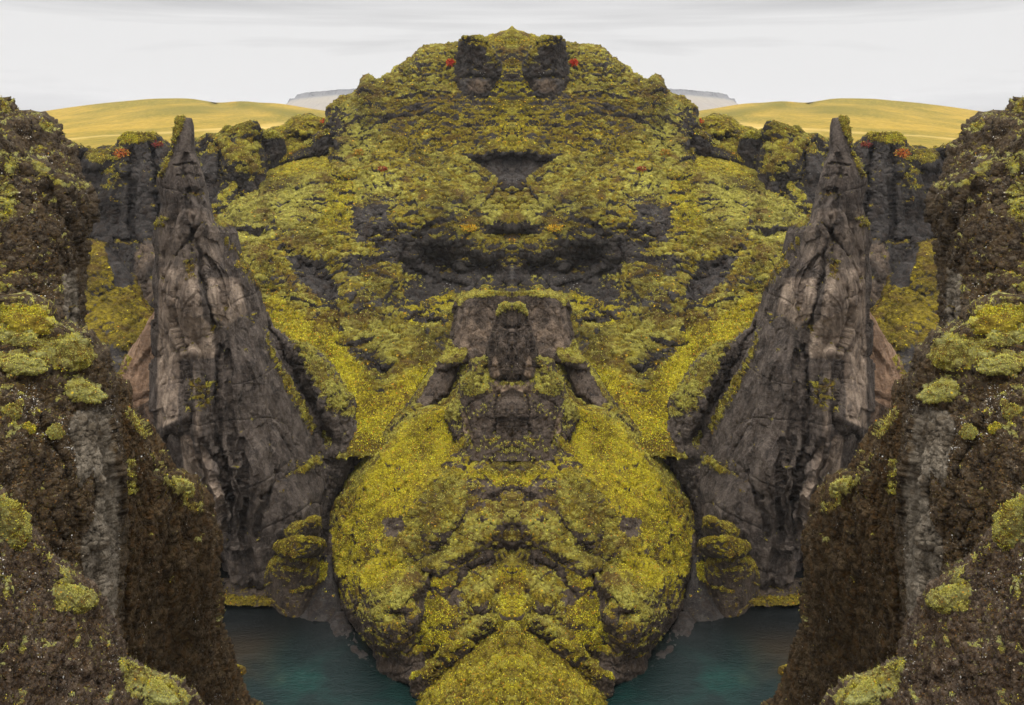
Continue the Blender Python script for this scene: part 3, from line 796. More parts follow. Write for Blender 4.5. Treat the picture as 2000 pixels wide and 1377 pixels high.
d = sheet('lowslope', [(-400, 470), (60, 474), (150, 472), (165, 470), (200, 478), (225, 500), (250, 545), (270, 590), (300, 615), (420, 680)], 1010, [(-400, 480, 222), (-400, 1000, 150), (420, 700, 195), (420, 1000, 152), (100, 1000, 152), (60, 480, 222), (200, 480, 222), (350, 620, 205), (100, 780, 175), (330, 780, 172)], M_back,
          dict(seed=27, s1=12, a1=1.8, s2=7, a2=0.9, s3=4, a3=0.6), dict(cover=0.55, kz=0.4, z0=0.3, kn=0.9, ms=6, yellow=0.22, sage=-0.2, am=0.7, pm=2.0),
          [('m', -0.2, 10, [(205, 480), (260, 480), (262, 560), (225, 560)]), ('m', 0.1, 10, [(215, 670), (250, 690), (240, 735), (205, 720)])], [('d', 190, 530, 40, 50, 0, 3)], step=1.8, roll=14, rollT=4, backlen=12)
thing_from('mossy_slope', d, M_back, 'dark mossy slope below the back cliff, left of the left rock spire', 'slope', 'slopes at the foot of the back cliffs', 'dark mossy slope below the back cliff, right of the right rock spire', sc=[('lowslope', 26000, 0.24, dict(seed=4))])
d = loft('crag2', [(488, 238), (481, 242), (468, 250), (440, 255), (433, 262), (429, 269), (402, 270), (384, 278), (376, 300), (370, 460)], [(501, 238), (506, 252), (505, 270), (508, 300), (514, 325), (524, 345), (529, 357), (527, 372), (512, 382), (495, 392), (480, 440), (480, 460)],
         [(480, 240, 232), (400, 270, 230), (480, 380, 219), (400, 380, 217), (440, 460, 212)], 12, M_back, dict(rk_b, seed=31), dict(ms_b, cover=0.28, sage=0.5),
         [('m', 0.85, 8, [(430, 262), (480, 242), (505, 262), (500, 290), (515, 335), (500, 350), (470, 330), (430, 300), (408, 320), (405, 290)]), ('m', 0.0, 7, [(440, 262), (462, 262), (465, 285), (445, 282)]), ('y', 0.9, 7, [(460, 350), (490, 350), (485, 385), (462, 385)]),
          ('m', -0.4, 8, [(395, 300), (425, 305), (430, 400), (390, 400)]), ('m', -0.4, 8, [(500, 340), (530, 350), (525, 378), (495, 372)])],
         [('l', [(430, 290), (432, 360)], 6, -3), ('d', 475, 315, 34, 40, 30, 4), ('g', 410, 340, 16, 50, 0, 2), ('g', 478, 380, 12, 22, 0, -3)], step=1.6)
thing_from('mossy_crag', d, M_back, 'jagged pointed mossy crag on the rim between the left rock spire and the mountain', 'crag', 'jagged crags on the rim', 'jagged pointed mossy crag on the rim between the right rock spire and the mountain', sc=[('crag2', 10000, 0.25, dict(seed=5))])
d = loft('crag3', [(505, 262), (498, 268), (495, 290), (495, 370)], [(540, 262), (552, 270), (557, 282), (562, 300), (560, 330), (550, 350), (548, 370)], [(520, 262, 240), (520, 370, 232)], 9, M_back, dict(rk_b, seed=33), dict(ms_b, cover=-0.1, sage=0.6),
         [('m', 0.9, 5, [(495, 258), (545, 258), (556, 272), (500, 274)])], step=1.6)
thing_from('dark_rock', d, M_back, 'dark rock with white lichen spots just right of the left jagged crag', 'rock', 'lichen spotted rocks on the rim', 'dark rock with white lichen spots just left of the right jagged crag', sc=[('crag3', 2500, 0.38, dict(seed=6))])
d = sheet('mound', [(500, 268), (516, 262), (530, 251), (550, 248), (562, 242), (574, 233), (588, 228), (604, 225), (615, 230), (628, 236), (645, 230), (662, 226)], 335, [(500, 265, 252), (650, 230, 252), (500, 330, 240), (650, 330, 238)], M_back,
          dict(seed=35, s1=10, a1=1.2, s2=6, a2=0.6, s3=3, a3=0.5), dict(cover=0.66, kz=0.5, z0=0.3, kn=0.9, ms=5, yellow=0.4, sage=0.35, am=0.7, pm=2.2),
          [('y', 0.9, 8, [(615, 226), (665, 222), (665, 262), (640, 250)])], [('d', 600, 250, 34, 26, 0, 4), ('l', [(560, 275), (600, 272)], 6, -2)], step=1.5, roll=12, rollT=4, backlen=25)
thing_from('mossy_mound', d, M_back, 'rounded mossy mound with autumn colours on the rim against the left flank of the mountain', 'mound', 'mounds beside the mountain flanks', 'rounded mossy mound with autumn colours on the rim against the right flank of the mountain', sc=[('mound', 12000, 0.25, dict(seed=7))])
d = loft('ridge', [(640, 258), (622, 268), (600, 281), (590, 289), (574, 299), (550, 312), (536, 320), (530, 328)], [(664, 258), (664, 292), (640, 302), (620, 306), (590, 314), (562, 322), (540, 330), (536, 332)],
         [(650, 260, 240), (535, 330, 234)], 5, M_back, dict(rk_b, seed=37, a1=0.8, a2=0.7), dict(ms_b, cover=-0.05), [('m', 0.7, 3, [(530, 320), (590, 283), (645, 254), (645, 263), (590, 294), (535, 328)])], step=1.5)
thing_from('rock_ridge', d, M_back, 'low slanting brown rock ridge under the mound on the left mountain flank', 'rock', 'slanting ridges at the mountain', 'low slanting brown rock ridge under the mound on the right mountain flank', sc=[('ridge', 1500, 0.38, dict(seed=8))])

# ================================================================== SPIRE
sp_L = [(352, 231), (347, 240), (342, 262), (339, 285), (342, 298), (335, 310), (320, 333), (313, 352), (318, 375), (323, 400), (318, 425), (306, 445), (303, 470), (308, 500), (302, 530), (299, 560), (304, 600), (300, 640), (300, 700), (299, 800), (308, 850), (328, 900), (352, 940), (370, 962), (385, 990), (400, 1020), (415, 1060), (428, 1100), (434, 1150), (445, 1168), (460, 1185)]
sp_R = [(374, 231), (379, 245), (380, 262), (381, 296), (392, 318), (401, 345), (409, 370), (418, 400), (424, 425), (432, 433), (455, 441), (466, 452), (474, 480), (480, 508), (492, 525), (502, 550), (513, 580), (517, 610), (521, 632), (534, 670), (548, 705), (572, 750), (596, 800), (616, 845), (630, 880), (642, 920), (645, 960), (640, 1000), (634, 1050), (632, 1168), (632, 1185)]
sp_ctrl = [(362, 232, 140), (362, 430, 135), (400, 430, 134), (460, 450, 140), (330, 500, 135), (400, 600, 131), (500, 600, 139), (310, 700, 138), (400, 800, 129), (520, 750, 138), (600, 850, 143), (360, 930, 133), (440, 950, 127), (540, 950, 134), (630, 950, 142), (430, 1150, 131), (480, 1150, 129), (560, 1150, 133), (630, 1150, 136)]
sp_feats = [('l', [(362, 300), (366, 380), (374, 440), (370, 520)], 5, -1.2), ('l', [(342, 322), (382, 322)], 2.5, -0.8), ('l', [(365, 371), (410, 373)], 2.5, -1.2), ('l', [(350, 345), (400, 346)], 2, -0.6),
    ('l', [(406, 398), (380, 450), (345, 500), (322, 545)], 4, -0.9),
    ('l', [(374, 450), (392, 510), (398, 580), (420, 640)], 5, -1.4), ('l', [(350, 560), (346, 640), (352, 680)], 5, -1.6), ('l', [(322, 560), (324, 640), (322, 760)], 4, -1.2),
    ('g', 375, 600, 26, 110, 0, 2.2), ('l', [(366, 680), (362, 740), (372, 800), (390, 880), (412, 975), (432, 1050), (440, 1090)], 5, -2.4), ('l', [(352, 690), (366, 690), (372, 740)], 6, -2),
    ('l', [(378, 690), (386, 800), (404, 900), (430, 1000), (452, 1070)], 9, 3.0),
    ('l', [(426, 679), (422, 760), (426, 860), (438, 930), (446, 990), (448, 1060)], 5, -2.2), ('g', 470, 740, 36, 60, 0, 2.2), ('l', [(446, 690), (448, 800), (460, 900)], 4, -1.3), ('l', [(470, 860), (478, 960), (470, 1060)], 5, -1.4),
    ('p', [(320, 858), (345, 835), (368, 836), (376, 880), (392, 930), (372, 962), (345, 910), (318, 880)], 5, -4.0), ('l', [(314, 850), (340, 828), (368, 812)], 6, 2.2),
    ('l', [(515, 970), (555, 930), (600, 905), (630, 880)], 5, -1.3), ('l', [(500, 1050), (520, 980), (540, 920)], 5, -1.4), ('g', 500, 900, 30, 80, 0, 1.5), ('g', 565, 1000, 40, 60, 0, 1.6), ('l', [(540, 830), (570, 900)], 4, -0.8),
    ('l', [(500, 560), (505, 620), (512, 690)], 6, -1.6), ('l', [(440, 450), (470, 520), (500, 600)], 8, 1.0), ('g', 450, 560, 30, 60, -20, 1.2), ('l', [(400, 500), (430, 540), (440, 600)], 5, -1.0),
    ('l', [(440, 1160), (520, 1158), (630, 1150)], 9, -3.5), ('l', [(452, 1085), (448, 1140)], 7, 1.6), ('l', [(486, 1080), (492, 1150)], 5, -1.0), ('g', 340, 350, 20, 40, 0, -1)]
sp_paint = [('t', 0.85, 9, [(310, 520), (350, 500), (385, 540), (395, 620), (420, 640), (420, 700), (352, 700), (350, 820), (306, 840), (308, 640)]), ('t', 0.7, 12, [(400, 540), (470, 540), (490, 610), (440, 640), (410, 620)]), ('t', 0.8, 7, [(350, 850), (372, 850), (385, 900), (395, 945), (360, 930)]),
    ('t', 0.55, 12, [(372, 690), (386, 690), (400, 860), (440, 960), (450, 1060), (430, 1060), (400, 960), (375, 850)]), ('t', 0.4, 12, [(480, 900), (500, 900), (500, 1000), (480, 1000)]), ('t', 0.5, 8, [(440, 1090), (470, 1090), (470, 1150), (436, 1150)]), ('t', 0.45, 16, [(300, 400), (420, 400), (460, 520), (380, 540), (306, 520)]), ('t', 0.25, 16, [(500, 780), (620, 880), (600, 1080), (500, 1080)]),
    ('m', 0.8, 5, [(346, 228), (365, 228), (356, 262), (340, 300), (318, 352), (308, 352), (332, 305)]), ('m', 0.95, 3, [(418, 428), (455, 432), (470, 445), (452, 444), (425, 440)]), ('m', 0.6, 8, [(300, 440), (330, 400), (335, 430), (312, 470)]),
    ('m', 0.5, 10, [(360, 510), (385, 500), (380, 540), (362, 550)]), ('m', 0.8, 4, [(480, 500), (505, 540), (515, 575), (498, 560)]), ('m', 0.55, 10, [(385, 640), (440, 600), (450, 640), (410, 680)]), ('m', 0.7, 4, [(372, 750), (395, 748), (393, 762), (375, 764)]), ('m', 0.45, 12, [(370, 740), (420, 740), (415, 800), (375, 810)]),
    ('m', 0.6, 6, [(515, 630), (540, 700), (600, 800), (622, 850), (606, 850), (560, 770), (520, 690)]), ('m', 0.5, 8, [(560, 912), (620, 890), (640, 905), (590, 930)]), ('m', 0.45, 12, [(440, 470), (475, 480), (500, 560), (470, 540)])]
d = loft('spire', sp_L, sp_R, sp_ctrl, 9, M_spire, dict(seed=41, s1=14, a1=1.1, vz=0.16, s3=3.0, a3=0.10, a5=0.07, s5=0.5, a6=0.6, s6=12, vj=0.2, af=0.9, sf=11, vf=0.45, o2=0.30), dict(cover=-0.05, kz=0.9, z0=0.35, kn=0.75, ms=4, yellow=0.3, sage=0.3, am=0.5, pm=1.3, warp=6), sp_paint, sp_feats, step=1.2, Tb=16, edge=70)
spire = thing_from('rock_spire', d, M_spire, 'tall pointed brown rock spire rising from the river on the left', 'rock spire', 'pair of tall rock spires', 'tall pointed brown rock spire rising from the river on the right', sc=[('spire', 9000, 0.16, dict(seed=9))])
# tan slab on its outer side
d = loft('slab', [(308, 596), (300, 615), (285, 640), (268, 668), (252, 695), (228, 737), (236, 770), (262, 826), (285, 870), (300, 940), (330, 1010), (350, 1100)], [(330, 596), (345, 700), (350, 800), (380, 940), (430, 1010), (440, 1100)],
         [(310, 600, 147), (228, 740, 146), (330, 740, 143), (300, 900, 142), (420, 1100, 134)], 6, M_slab, dict(seed=43, s1=14, a1=0.6, vz=0.5, a6=0.2, s6=8, af=0.6, sf=9,  s3=2.5, a3=0.35, a5=0.08, s5=0.6), dict(cover=-0.3, kz=0.7, z0=0.35, kn=0.6, ms=4, am=0.4, pm=1.2),
         [('t', 1.1, 6, [(306, 598), (316, 620), (318, 760), (260, 800), (236, 780), (220, 735)]), ('m', 0.6, 4, [(225, 735), (255, 690), (262, 700), (238, 745)])], [('l', [(318, 620), (322, 760), (300, 800)], 6, -2), ('l', [(240, 790), (300, 770), (318, 740)], 5, -1.2)], step=1.6)
o = link('tan_slab', to_mesh('tan_slab', d, M_slab), None, 'pale tan rock slab leaning on the outer side of the left rock spire', 'rock', 'tan slabs leaning on the spires')
mirror(o, 'pale tan rock slab leaning on the outer side of the right rock spire')
# buttress between spire and gully
d = loft('buttress', [(512, 610), (505, 640), (515, 700), (540, 900), (560, 1200)], [(520, 610), (530, 640), (560, 664), (580, 678), (604, 684), (640, 712), (662, 740), (688, 785), (702, 828), (714, 862), (718, 885), (706, 905), (682, 935), (658, 965), (648, 1000), (645, 1050), (650, 1200)],
         [(520, 620, 156), (600, 690, 152), (700, 860, 147), (600, 860, 148), (640, 1100, 138), (560, 1100, 140)], 9, M_spire, dict(seed=47, s1=12, a1=1.2, vz=0.6, a6=0.3, s6=5, af=0.9, sf=6, s3=3, a3=0.6, a5=0.3, s5=0.9), dict(cover=0.1, kz=0.7, z0=0.35, kn=0.8, ms=5, sage=0.7, yellow=0.2, am=0.6, pm=1.6),
         [('m', 0.62, 10, [(580, 676), (610, 684), (665, 740), (698, 800), (680, 820), (640, 800), (610, 740)]), ('m', -0.3, 8, [(520, 640), (560, 665), (600, 760), (640, 850), (620, 880), (540, 740)]), ('m', 0.15, 12, [(640, 850), (715, 840), (715, 890), (650, 980)])],
         [('l', [(530, 640), (580, 740), (640, 860)], 12, -3.5), ('g', 650, 790, 46, 80, -25, 3)], step=1.6, Tb=14)
o = link('rock_buttress', to_mesh('buttress', d, M_spire), None, 'dark buttress with pale moss shoulder between left rock spire and yellow gully', 'rock', 'mossy buttresses behind the spires')
scatter('buttress', o, 12000, 0.16, seed=15)
mirror(o, 'dark buttress with pale moss shoulder between right rock spire and yellow gully')

# ================================================================== CENTRE RIDGE
rk_c = dict(seed=51, s1=9, a1=0.8, vz=0.6, s2=5, a2=0.0, a6=0.3, s6=5, vj=0.6, af=0.7, sf=5, vf=0.6, s3=2.6, a3=0.22, a5=0.15, s5=0.6)
d = loft('head_slab', [(922, 573), (905, 579), (894, 592), (889, 606), (884, 620), (880, 645), (870, 680), (855, 702), (846, 715), (830, 740), (813, 768), (800, 795), (790, 830), (780, 900)], None,
         [(1000, 575, 166), (900, 590, 163), (1000, 700, 160), (1000, 800, 154), (810, 790, 150), (1000, 900, 146)], 9, M_mid, rk_c, dict(cover=-0.4, kz=0.9, z0=0.4, kn=0.6, ms=4, sage=0.7, am=0.4, pm=1.2),
         [('t', 0.42, 20, [(895, 590), (1000, 590), (1000, 760), (870, 720)]), ('m', 0.9, 4, [(890, 590), (910, 572), (1000, 568), (1000, 580), (915, 584), (896, 600)]), ('m', 0.9, 5, [(868, 690), (880, 655), (890, 680), (915, 684), (905, 712), (852, 712)]), ('m', 0.5, 8, [(880, 740), (900, 720), (930, 740), (880, 790)]),
          ('m', 0.8, 5, [(795, 800), (846, 716), (852, 722), (806, 800)])], [('l', [(905, 700), (880, 712), (850, 718)], 6, 2), ('l', [(900, 715), (885, 770), (845, 802)], 8, -2)], sym=True, step=1.5, edge=40, Tb=10)
thing_from('flat_topped_rock', d, M_mid, 'broad brown rock slab with flat mossy top behind the narrow central crag', 'rock', sc=[('head_slab', 6000, 0.16, dict(both=True, seed=10))])
d = loft('totem', [(985, 596), (978, 602), (974, 615), (966, 630), (962, 660), (957, 690), (953, 706), (925, 716), (914, 740), (900, 752), (896, 775), (888, 790), (876, 800), (866, 820), (864, 845), (872, 862), (880, 900)], None,
         [(1000, 600, 142), (1000, 730, 136), (900, 780, 142), (1000, 870, 131), (880, 860, 138)], 8, M_mid, dict(rk_c, seed=55, af=0.8, sf=3.5), dict(cover=0.12, kz=0.9, z0=0.35, kn=0.9, ms=3.5, sage=0.75, yellow=0.2, am=0.6, pm=1.2),
         [('m', 1.0, 4, [(972, 612), (984, 594), (1000, 592), (1000, 608), (984, 612), (972, 622)]), ('m', 0.8, 4, [(988, 648), (1000, 646), (1000, 656), (988, 658)]), ('m', -0.4, 6, [(970, 625), (1000, 620), (1000, 740), (955, 735), (958, 690)]), ('t', 0.7, 5, [(958, 700), (970, 690), (978, 730), (962, 738)]),
          ('m', 0.6, 6, [(905, 745), (950, 705), (955, 730), (950, 765), (925, 780), (905, 770)]), ('m', 0.8, 6, [(880, 790), (898, 788), (890, 820), (868, 830)]), ('t', 1.0, 5, [(900, 800), (910, 810), (925, 850), (918, 862), (905, 840)]), ('t', 0.9, 5, [(960, 742), (1000, 742), (1000, 760), (965, 770)]), ('m', -0.4, 8, [(930, 820), (975, 800), (1000, 760), (1000, 850), (960, 850), (930, 860)]), ('y', 0.8, 8, [(960, 800), (990, 780), (980, 840), (950, 840)])],
         [('l', [(1000, 602), (1000, 740)], 18, 2.5), ('l', [(958, 742), (1000, 744)], 6, -3.5), ('l', [(952, 700), (950, 760)], 7, -3), ('d', 975, 690, 18, 50, 0, 2), ('g', 925, 760, 26, 36, -30, 1.2), ('l', [(900, 795), (915, 840), (925, 865)], 6, -2.2), ('d', 1000, 815, 26, 40, 0, 3), ('l', [(974, 770), (968, 850)], 5, -1.5), ('d', 880, 830, 16, 36, 0, 2), ('l', [(982, 640), (1000, 640)], 4, -1.5)], sym=True, step=1.4, edge=30, Tb=8)
thing_from('narrow_crag', d, M_mid, 'narrow upright rock crag with pale moss tufts, crowning the big mossy mound at the centre', 'crag', sc=[('totem', 12000, 0.15, dict(both=True, seed=11))])

# ================================================================== BIG MOUND
md_L = [(905, 715), (898, 748), (872, 776), (846, 799), (792, 804), (772, 814), (755, 845), (736, 866), (711, 888), (691, 915), (669, 952), (650, 990), (638, 1027), (634, 1060), (632, 1090), (640, 1125), (650, 1160), (664, 1200), (682, 1235), (700, 1268), (722, 1308), (740, 1325), (780, 1345), (800, 1400)]
md_ctrl = [(1000, 720, 150), (860, 730, 150), (800, 800, 147), (1000, 860, 138), (700, 900, 143), (850, 900, 136), (1000, 950, 127), (640, 1040, 137), (750, 1000, 130), (880, 1000, 124), (1000, 1080, 121), (640, 1120, 127), (760, 1120, 118), (880, 1120, 117), (1000, 1200, 112), (700, 1240, 115), (780, 1250, 111), (880, 1250, 110), (1000, 1300, 107), (740, 1310, 108.5), (800, 1330, 107), (900, 1330, 108), (800, 1400, 104), (1000, 1400, 101)]
md_feats = [('d', 765, 1185, 84, 92, -15, 4.5), ('l', [(700, 1268), (740, 1290), (800, 1296), (850, 1284)], 16, -2.2), ('l', [(690, 1100), (760, 1112), (840, 1090)], 14, -1.2), ('d', 780, 1290, 50, 20, 0, 1.5), ('l', [(835, 1130), (830, 1200), (815, 1260)], 12, -2.5), ('g', 815, 1175, 16, 14, 0, -1.8), ('g', 775, 1205, 16, 10, 0, -1.5),
    ('l', [(875, 815), (800, 900), (735, 990), (690, 1080)], 12, -0.9), ('l', [(850, 800), (770, 880), (700, 980)], 12, 0.9), ('l', [(905, 870), (850, 930), (790, 1010), (745, 1080)], 14, 1.1), ('l', [(940, 890), (880, 960), (820, 1050)], 12, -1.2),
    ('g', 770, 1030, 20, 24, 20, -1.2), ('l', [(1000, 900), (945, 925), (880, 985), (840, 1040)], 14, 1.0), ('l', [(1000, 960), (960, 975), (915, 1010), (860, 1075)], 13, -1.2), ('l', [(1000, 1015), (955, 1040), (900, 1085), (850, 1110)], 14, 1.2), ('l', [(1000, 1075), (955, 1095), (915, 1125), (880, 1165)], 12, -1.5),
    ('l', [(1000, 1105), (965, 1140), (935, 1180)], 12, 1.4), ('l', [(1000, 880), (1000, 1220)], 16, 1.6), ('g', 948, 1150, 22, 20, 0, -1.2), ('g', 950, 1200, 22, 14, 0, -1.0),
    ('l', [(640, 1040), (650, 1120), (668, 1180), (700, 1240)], 7, -1.6), ('d', 700, 960, 40, 60, 25, 1.0)]
md_paint = [('y', 0.45, 20, [(640, 1060), (700, 900), (860, 800), (870, 860), (800, 960), (760, 1000), (720, 1100)]), ('y', 0.85, 12, [(760, 940), (860, 830), (872, 850), (820, 900), (740, 990)]), ('s', 0.9, 8, [(680, 930), (700, 900), (750, 845), (795, 805), (815, 808), (765, 870), (710, 940), (675, 970)]),
    ('y', 0.75, 18, [(640, 1040), (760, 1060), (800, 1110), (740, 1160), (660, 1170)]), ('s', 0.7, 16, [(745, 1140), (800, 1110), (835, 1130), (790, 1200), (700, 1230), (700, 1190)]), ('y', 0.95, 12, [(835, 1140), (870, 1130), (885, 1200), (880, 1260), (830, 1300), (815, 1260), (830, 1210)]),
    ('m', -0.6, 6, [(640, 1040), (634, 1090), (655, 1170), (690, 1240), (700, 1235), (665, 1170), (648, 1100), (650, 1050)]), ('m', -0.6, 6, [(690, 1250), (720, 1275), (780, 1290), (830, 1285), (830, 1340), (740, 1330), (700, 1270)]), ('m', -0.4, 6, [(750, 1015), (785, 1010), (792, 1040), (770, 1056), (755, 1050)]),
    ('m', 0.2, 12, [(850, 880), (960, 870), (1000, 880), (1000, 930), (930, 920), (870, 930)]), ('m', 0.15, 10, [(900, 940), (960, 930), (970, 960), (910, 975)]), ('m', 0.1, 9, [(1000, 965), (960, 980), (905, 1020), (900, 1005), (950, 965), (1000, 950)]), ('m', 0.1, 9, [(1000, 1075), (950, 1100), (895, 1150), (900, 1125), (950, 1080), (1000, 1062)]), ('y', 0.95, 14, [(870, 800), (905, 868), (850, 930), (770, 1030), (700, 1080), (665, 1040), (720, 930), (790, 830)]), ('s', 0.1, 14, [(870, 800), (905, 868), (850, 930), (770, 1030), (720, 1000), (790, 870)]), ('m', 0.8, 14, [(870, 800), (895, 868), (840, 930), (750, 1010), (690, 1010), (720, 930), (790, 830)]),
    ('m', 0.25, 12, [(900, 1100), (970, 1100), (960, 1150), (905, 1145)]), ('m', 0.0, 9, [(868, 1150), (910, 1150), (905, 1185), (875, 1188)]), ('m', 0.3, 10, [(920, 1180), (975, 1175), (960, 1210), (925, 1212)]), ('m', 0.1, 8, [(760, 1192), (800, 1188), (800, 1215), (765, 1216)]), ('m', 0.1, 8, [(810, 1165), (830, 1160), (832, 1195), (812, 1200)]),
    ('m', 0.3, 10, [(820, 960), (850, 960), (800, 1000), (780, 1000)]), ('s', 0.7, 10, [(930, 1010), (1000, 1000), (1000, 1040), (930, 1060), (900, 1050)]), ('y', 0.9, 10, [(975, 1110), (1000, 1105), (1000, 1230), (975, 1230)]),
    ('y', 0.8, 12, [(880, 890), (960, 930), (1000, 930), (1000, 960), (900, 930)])]
d = loft('big_mound', md_L, None, md_ctrl, 14, M_mid, dict(seed=61, tz=0.2, zs=1.1, calm=[([(870, 800), (905, 868), (850, 930), (770, 1030), (690, 1010), (690, 930), (770, 830)], 16, 0.85)], s1=12, a1=0.9, vz=0.8, a6=0.2, s6=6, vj=1.0, af=0.6, sf=6, vf=1.0, s3=3, a3=0.5, a5=0.25, s5=0.8), dict(cover=0.64, kz=0.9, z0=0.35, kn=1.5, ms=5, yellow=0.22, sage=0.36, am=0.30, pm=1.1, flat=2.2, up=0.6, gap=0.85), md_paint, md_feats, sym=True, step=1.5, edge=110, Tb=14, ex=2.2)
mound = thing_from('big_mossy_mound', d, M_mid, 'huge bulging mossy mound at the centre with the river on both sides', 'mound', sc=[('big_mound', 100000, 0.15, dict(both=True, seed=12))])
# wet grey apron at its foot
d = loft('apron', [(640, 1195), (634, 1215), (632, 1240), (640, 1258), (680, 1285), (700, 1300), (716, 1322)], [(675, 1195), (692, 1220), (712, 1245), (730, 1262), (750, 1290), (765, 1310), (770, 1322)], [(645, 1200, 124), (640, 1245, 119.2), (700, 1290, 114.3), (725, 1320, 111.5)], 2.5, M_dark,
         dict(seed=63, s1=5, a1=0.35, af=0.25, sf=3, vf=0.5), dict(cover=-0.3, kz=0.5, z0=0.4, kn=0.5, am=0.2, pm=0.7), [('t', 0.0, 8, [(640, 1220), (700, 1270), (700, 1300), (640, 1250)])], step=1.3)
thing_from('grey_ledge', d, M_dark, 'smooth grey ledge at the waterline along the left foot of the big mound', 'rock', 'grey ledges at the mound foot', 'smooth grey ledge at the waterline along the right foot of the big mound')
# bottom spur towards the viewer
d = loft('spur', [(994, 1222), (988, 1234), (955, 1255), (918, 1282), (890, 1302), (874, 1320), (850, 1345), (828, 1368), (818, 1400), (800, 1500), (780, 1620)], None, [(1000, 1225, 109.5), (1000, 1300, 102), (900, 1310, 103), (1000, 1400, 93), (840, 1370, 101), (1000, 1600, 80), (800, 1600, 84)], 6, M_mid,
         dict(seed=65, s1=6, a1=0.7, af=0.5, sf=3, vf=1, s3=2, a3=0.3), dict(cover=0.8, kz=0.5, z0=0.3, kn=1.1, ms=3, yellow=0.5, sage=0.15, am=0.42, pm=0.9, flat=1.5), [('s', 0.6, 10, [(985, 1225), (1000, 1222), (1000, 1250), (985, 1250)])], [('l', [(1000, 1230), (1000, 1400)], 12, 1.0), ('l', [(940, 1300), (900, 1377)], 10, -0.7)], sym=True, step=1.4, edge=60, Tb=6)
thing_from('mossy_spur', d, M_mid, 'bright yellow-green mossy spur running down to the bottom edge at the centre', 'slope', sc=[('spur', 30000, 0.12, dict(both=True, seed=13))])

def boulder(key, cu, cv, ru, rv, ang, Y, name, label, cat, mlabel, group, mat=M_mid, cover=0.5, T=None, sage=0.4, yellow=0.3, seed=0, am=0.3, a1=0.5, paint=()):
    n = 30
    c, s = math.cos(math.radians(ang)), math.sin(math.radians(ang))
    t = np.linspace(0, 2 * math.pi, 400)
    pe = 2.3
    x = ru * np.sign(np.cos(t)) * np.abs(np.cos(t)) ** (2 / pe); y = rv * np.sign(np.sin(t)) * np.abs(np.sin(t)) ** (2 / pe)
    U = cu + x * c - y * s; V = cv + x * s + y * c
    vs = np.linspace(V.min() + 0.3, V.max() - 0.3, n)
    Ll, Rr = [], []
    for v in vs:
        cr = []
        for k in range(399):
            if (V[k] - v) * (V[k + 1] - v) <= 0 and V[k] != V[k + 1]:
                cr.append(U[k] + (U[k + 1] - U[k]) * (v - V[k]) / (V[k + 1] - V[k]))
        Ll.append((min(cr), v)); Rr.append((max(cr), v))
    m = ru / F * Y
    d = loft(key, Ll, Rr, [(cu, cv - rv, Y + m * 0.3), (cu, cv + rv, Y)], T or m * 0.8, mat, dict(seed=seed, s1=m * 1.2, a1=a1, vz=1, s2=m * 0.7, a2=a1 * 0.5, s3=m * 0.5, a3=a1 * 0.4), dict(cover=cover, kz=0.9, z0=0.25, kn=0.6, ms=m * 0.5, yellow=yellow, sage=sage, am=am, pm=0.9, warp=3), paint, step=1.2)
    return thing_from(name, d, mat, label, cat, group, mlabel, sc=[(key, int(ru * rv * 2.2), 0.13, dict(seed=seed))])

boulder('b1', 930, 1237, 40, 18, -30, 108.5, 'mossy_boulder', 'long rounded mossy boulder left of the spur top at the centre', 'boulder', 'long rounded mossy boulder right of the spur top at the centre', 'long boulders beside the spur top', cover=0.6, sage=0.7, seed=71)
boulder('b2', 888, 1280, 38, 19, -28, 106.5, 'mossy_boulder', 'mossy boulder halfway down the left side of the bottom spur', 'boulder', 'mossy boulder halfway down the right side of the bottom spur', 'boulders halfway down the spur', cover=0.6, sage=0.2, yellow=0.6, seed=73)
boulder('b3', 850, 1314, 24, 14, -20, 106.5, 'mossy_boulder', 'small green boulder above the waterside boulder left of the spur', 'boulder', 'small green boulder above the waterside boulder right of the spur', 'small green boulders near the water', cover=0.7, sage=0.3, yellow=0.5, seed=75)
boulder('b4', 824, 1343, 22, 27, -25, 106, 'waterside_boulder', 'dark waterside boulder with a yellow moss top left of the bottom spur', 'boulder', 'dark waterside boulder with a yellow moss top right of the bottom spur', 'waterside boulders', cover=0.25, sage=0.3, yellow=0.7, seed=77)
# stacked boulders at the spire foot
boulder('s1', 574, 1146, 58, 66, 0, 123.5, 'stacked_boulder', 'lowest and largest of the stacked mossy boulders at the foot of the left spire', 'boulder', 'lowest and largest of the stacked mossy boulders at the foot of the right spire', 'bottom boulders of the stacks', mat=M_mid, cover=0.5, yellow=0.2, sage=0.2, seed=81, am=0.25, a1=0.5, T=9)
boulder('s2', 585, 1070, 50, 20, -4, 121.5, 'stacked_boulder', 'flat green middle boulder of the stack at the foot of the left spire', 'boulder', 'flat green middle boulder of the stack at the foot of the right spire', 'middle boulders of the stacks', mat=M_spire, cover=0.8, yellow=0.4, sage=0.0, seed=83, am=0.2, a1=0.3, T=8)
boulder('s3', 592, 1038, 36, 18, -14, 123, 'stacked_boulder', 'mossy upper boulder of the stack at the foot of the left spire', 'boulder', 'mossy upper boulder of the stack at the foot of the right spire', 'upper boulders of the stacks', mat=M_spire, cover=0.55, yellow=0.3, sage=0.2, seed=85, am=0.2, a1=0.3, T=7)
boulder('s4', 612, 1022, 14, 11, -10, 124, 'stacked_boulder', 'small topmost boulder of the stack at the foot of the left spire', 'boulder', 'small topmost boulder of the stack at the foot of the right spire', 'topmost boulders of the stacks', mat=M_spire, cover=0.9, yellow=0.4, sage=0.1, seed=87, am=0.3, a1=0.4)
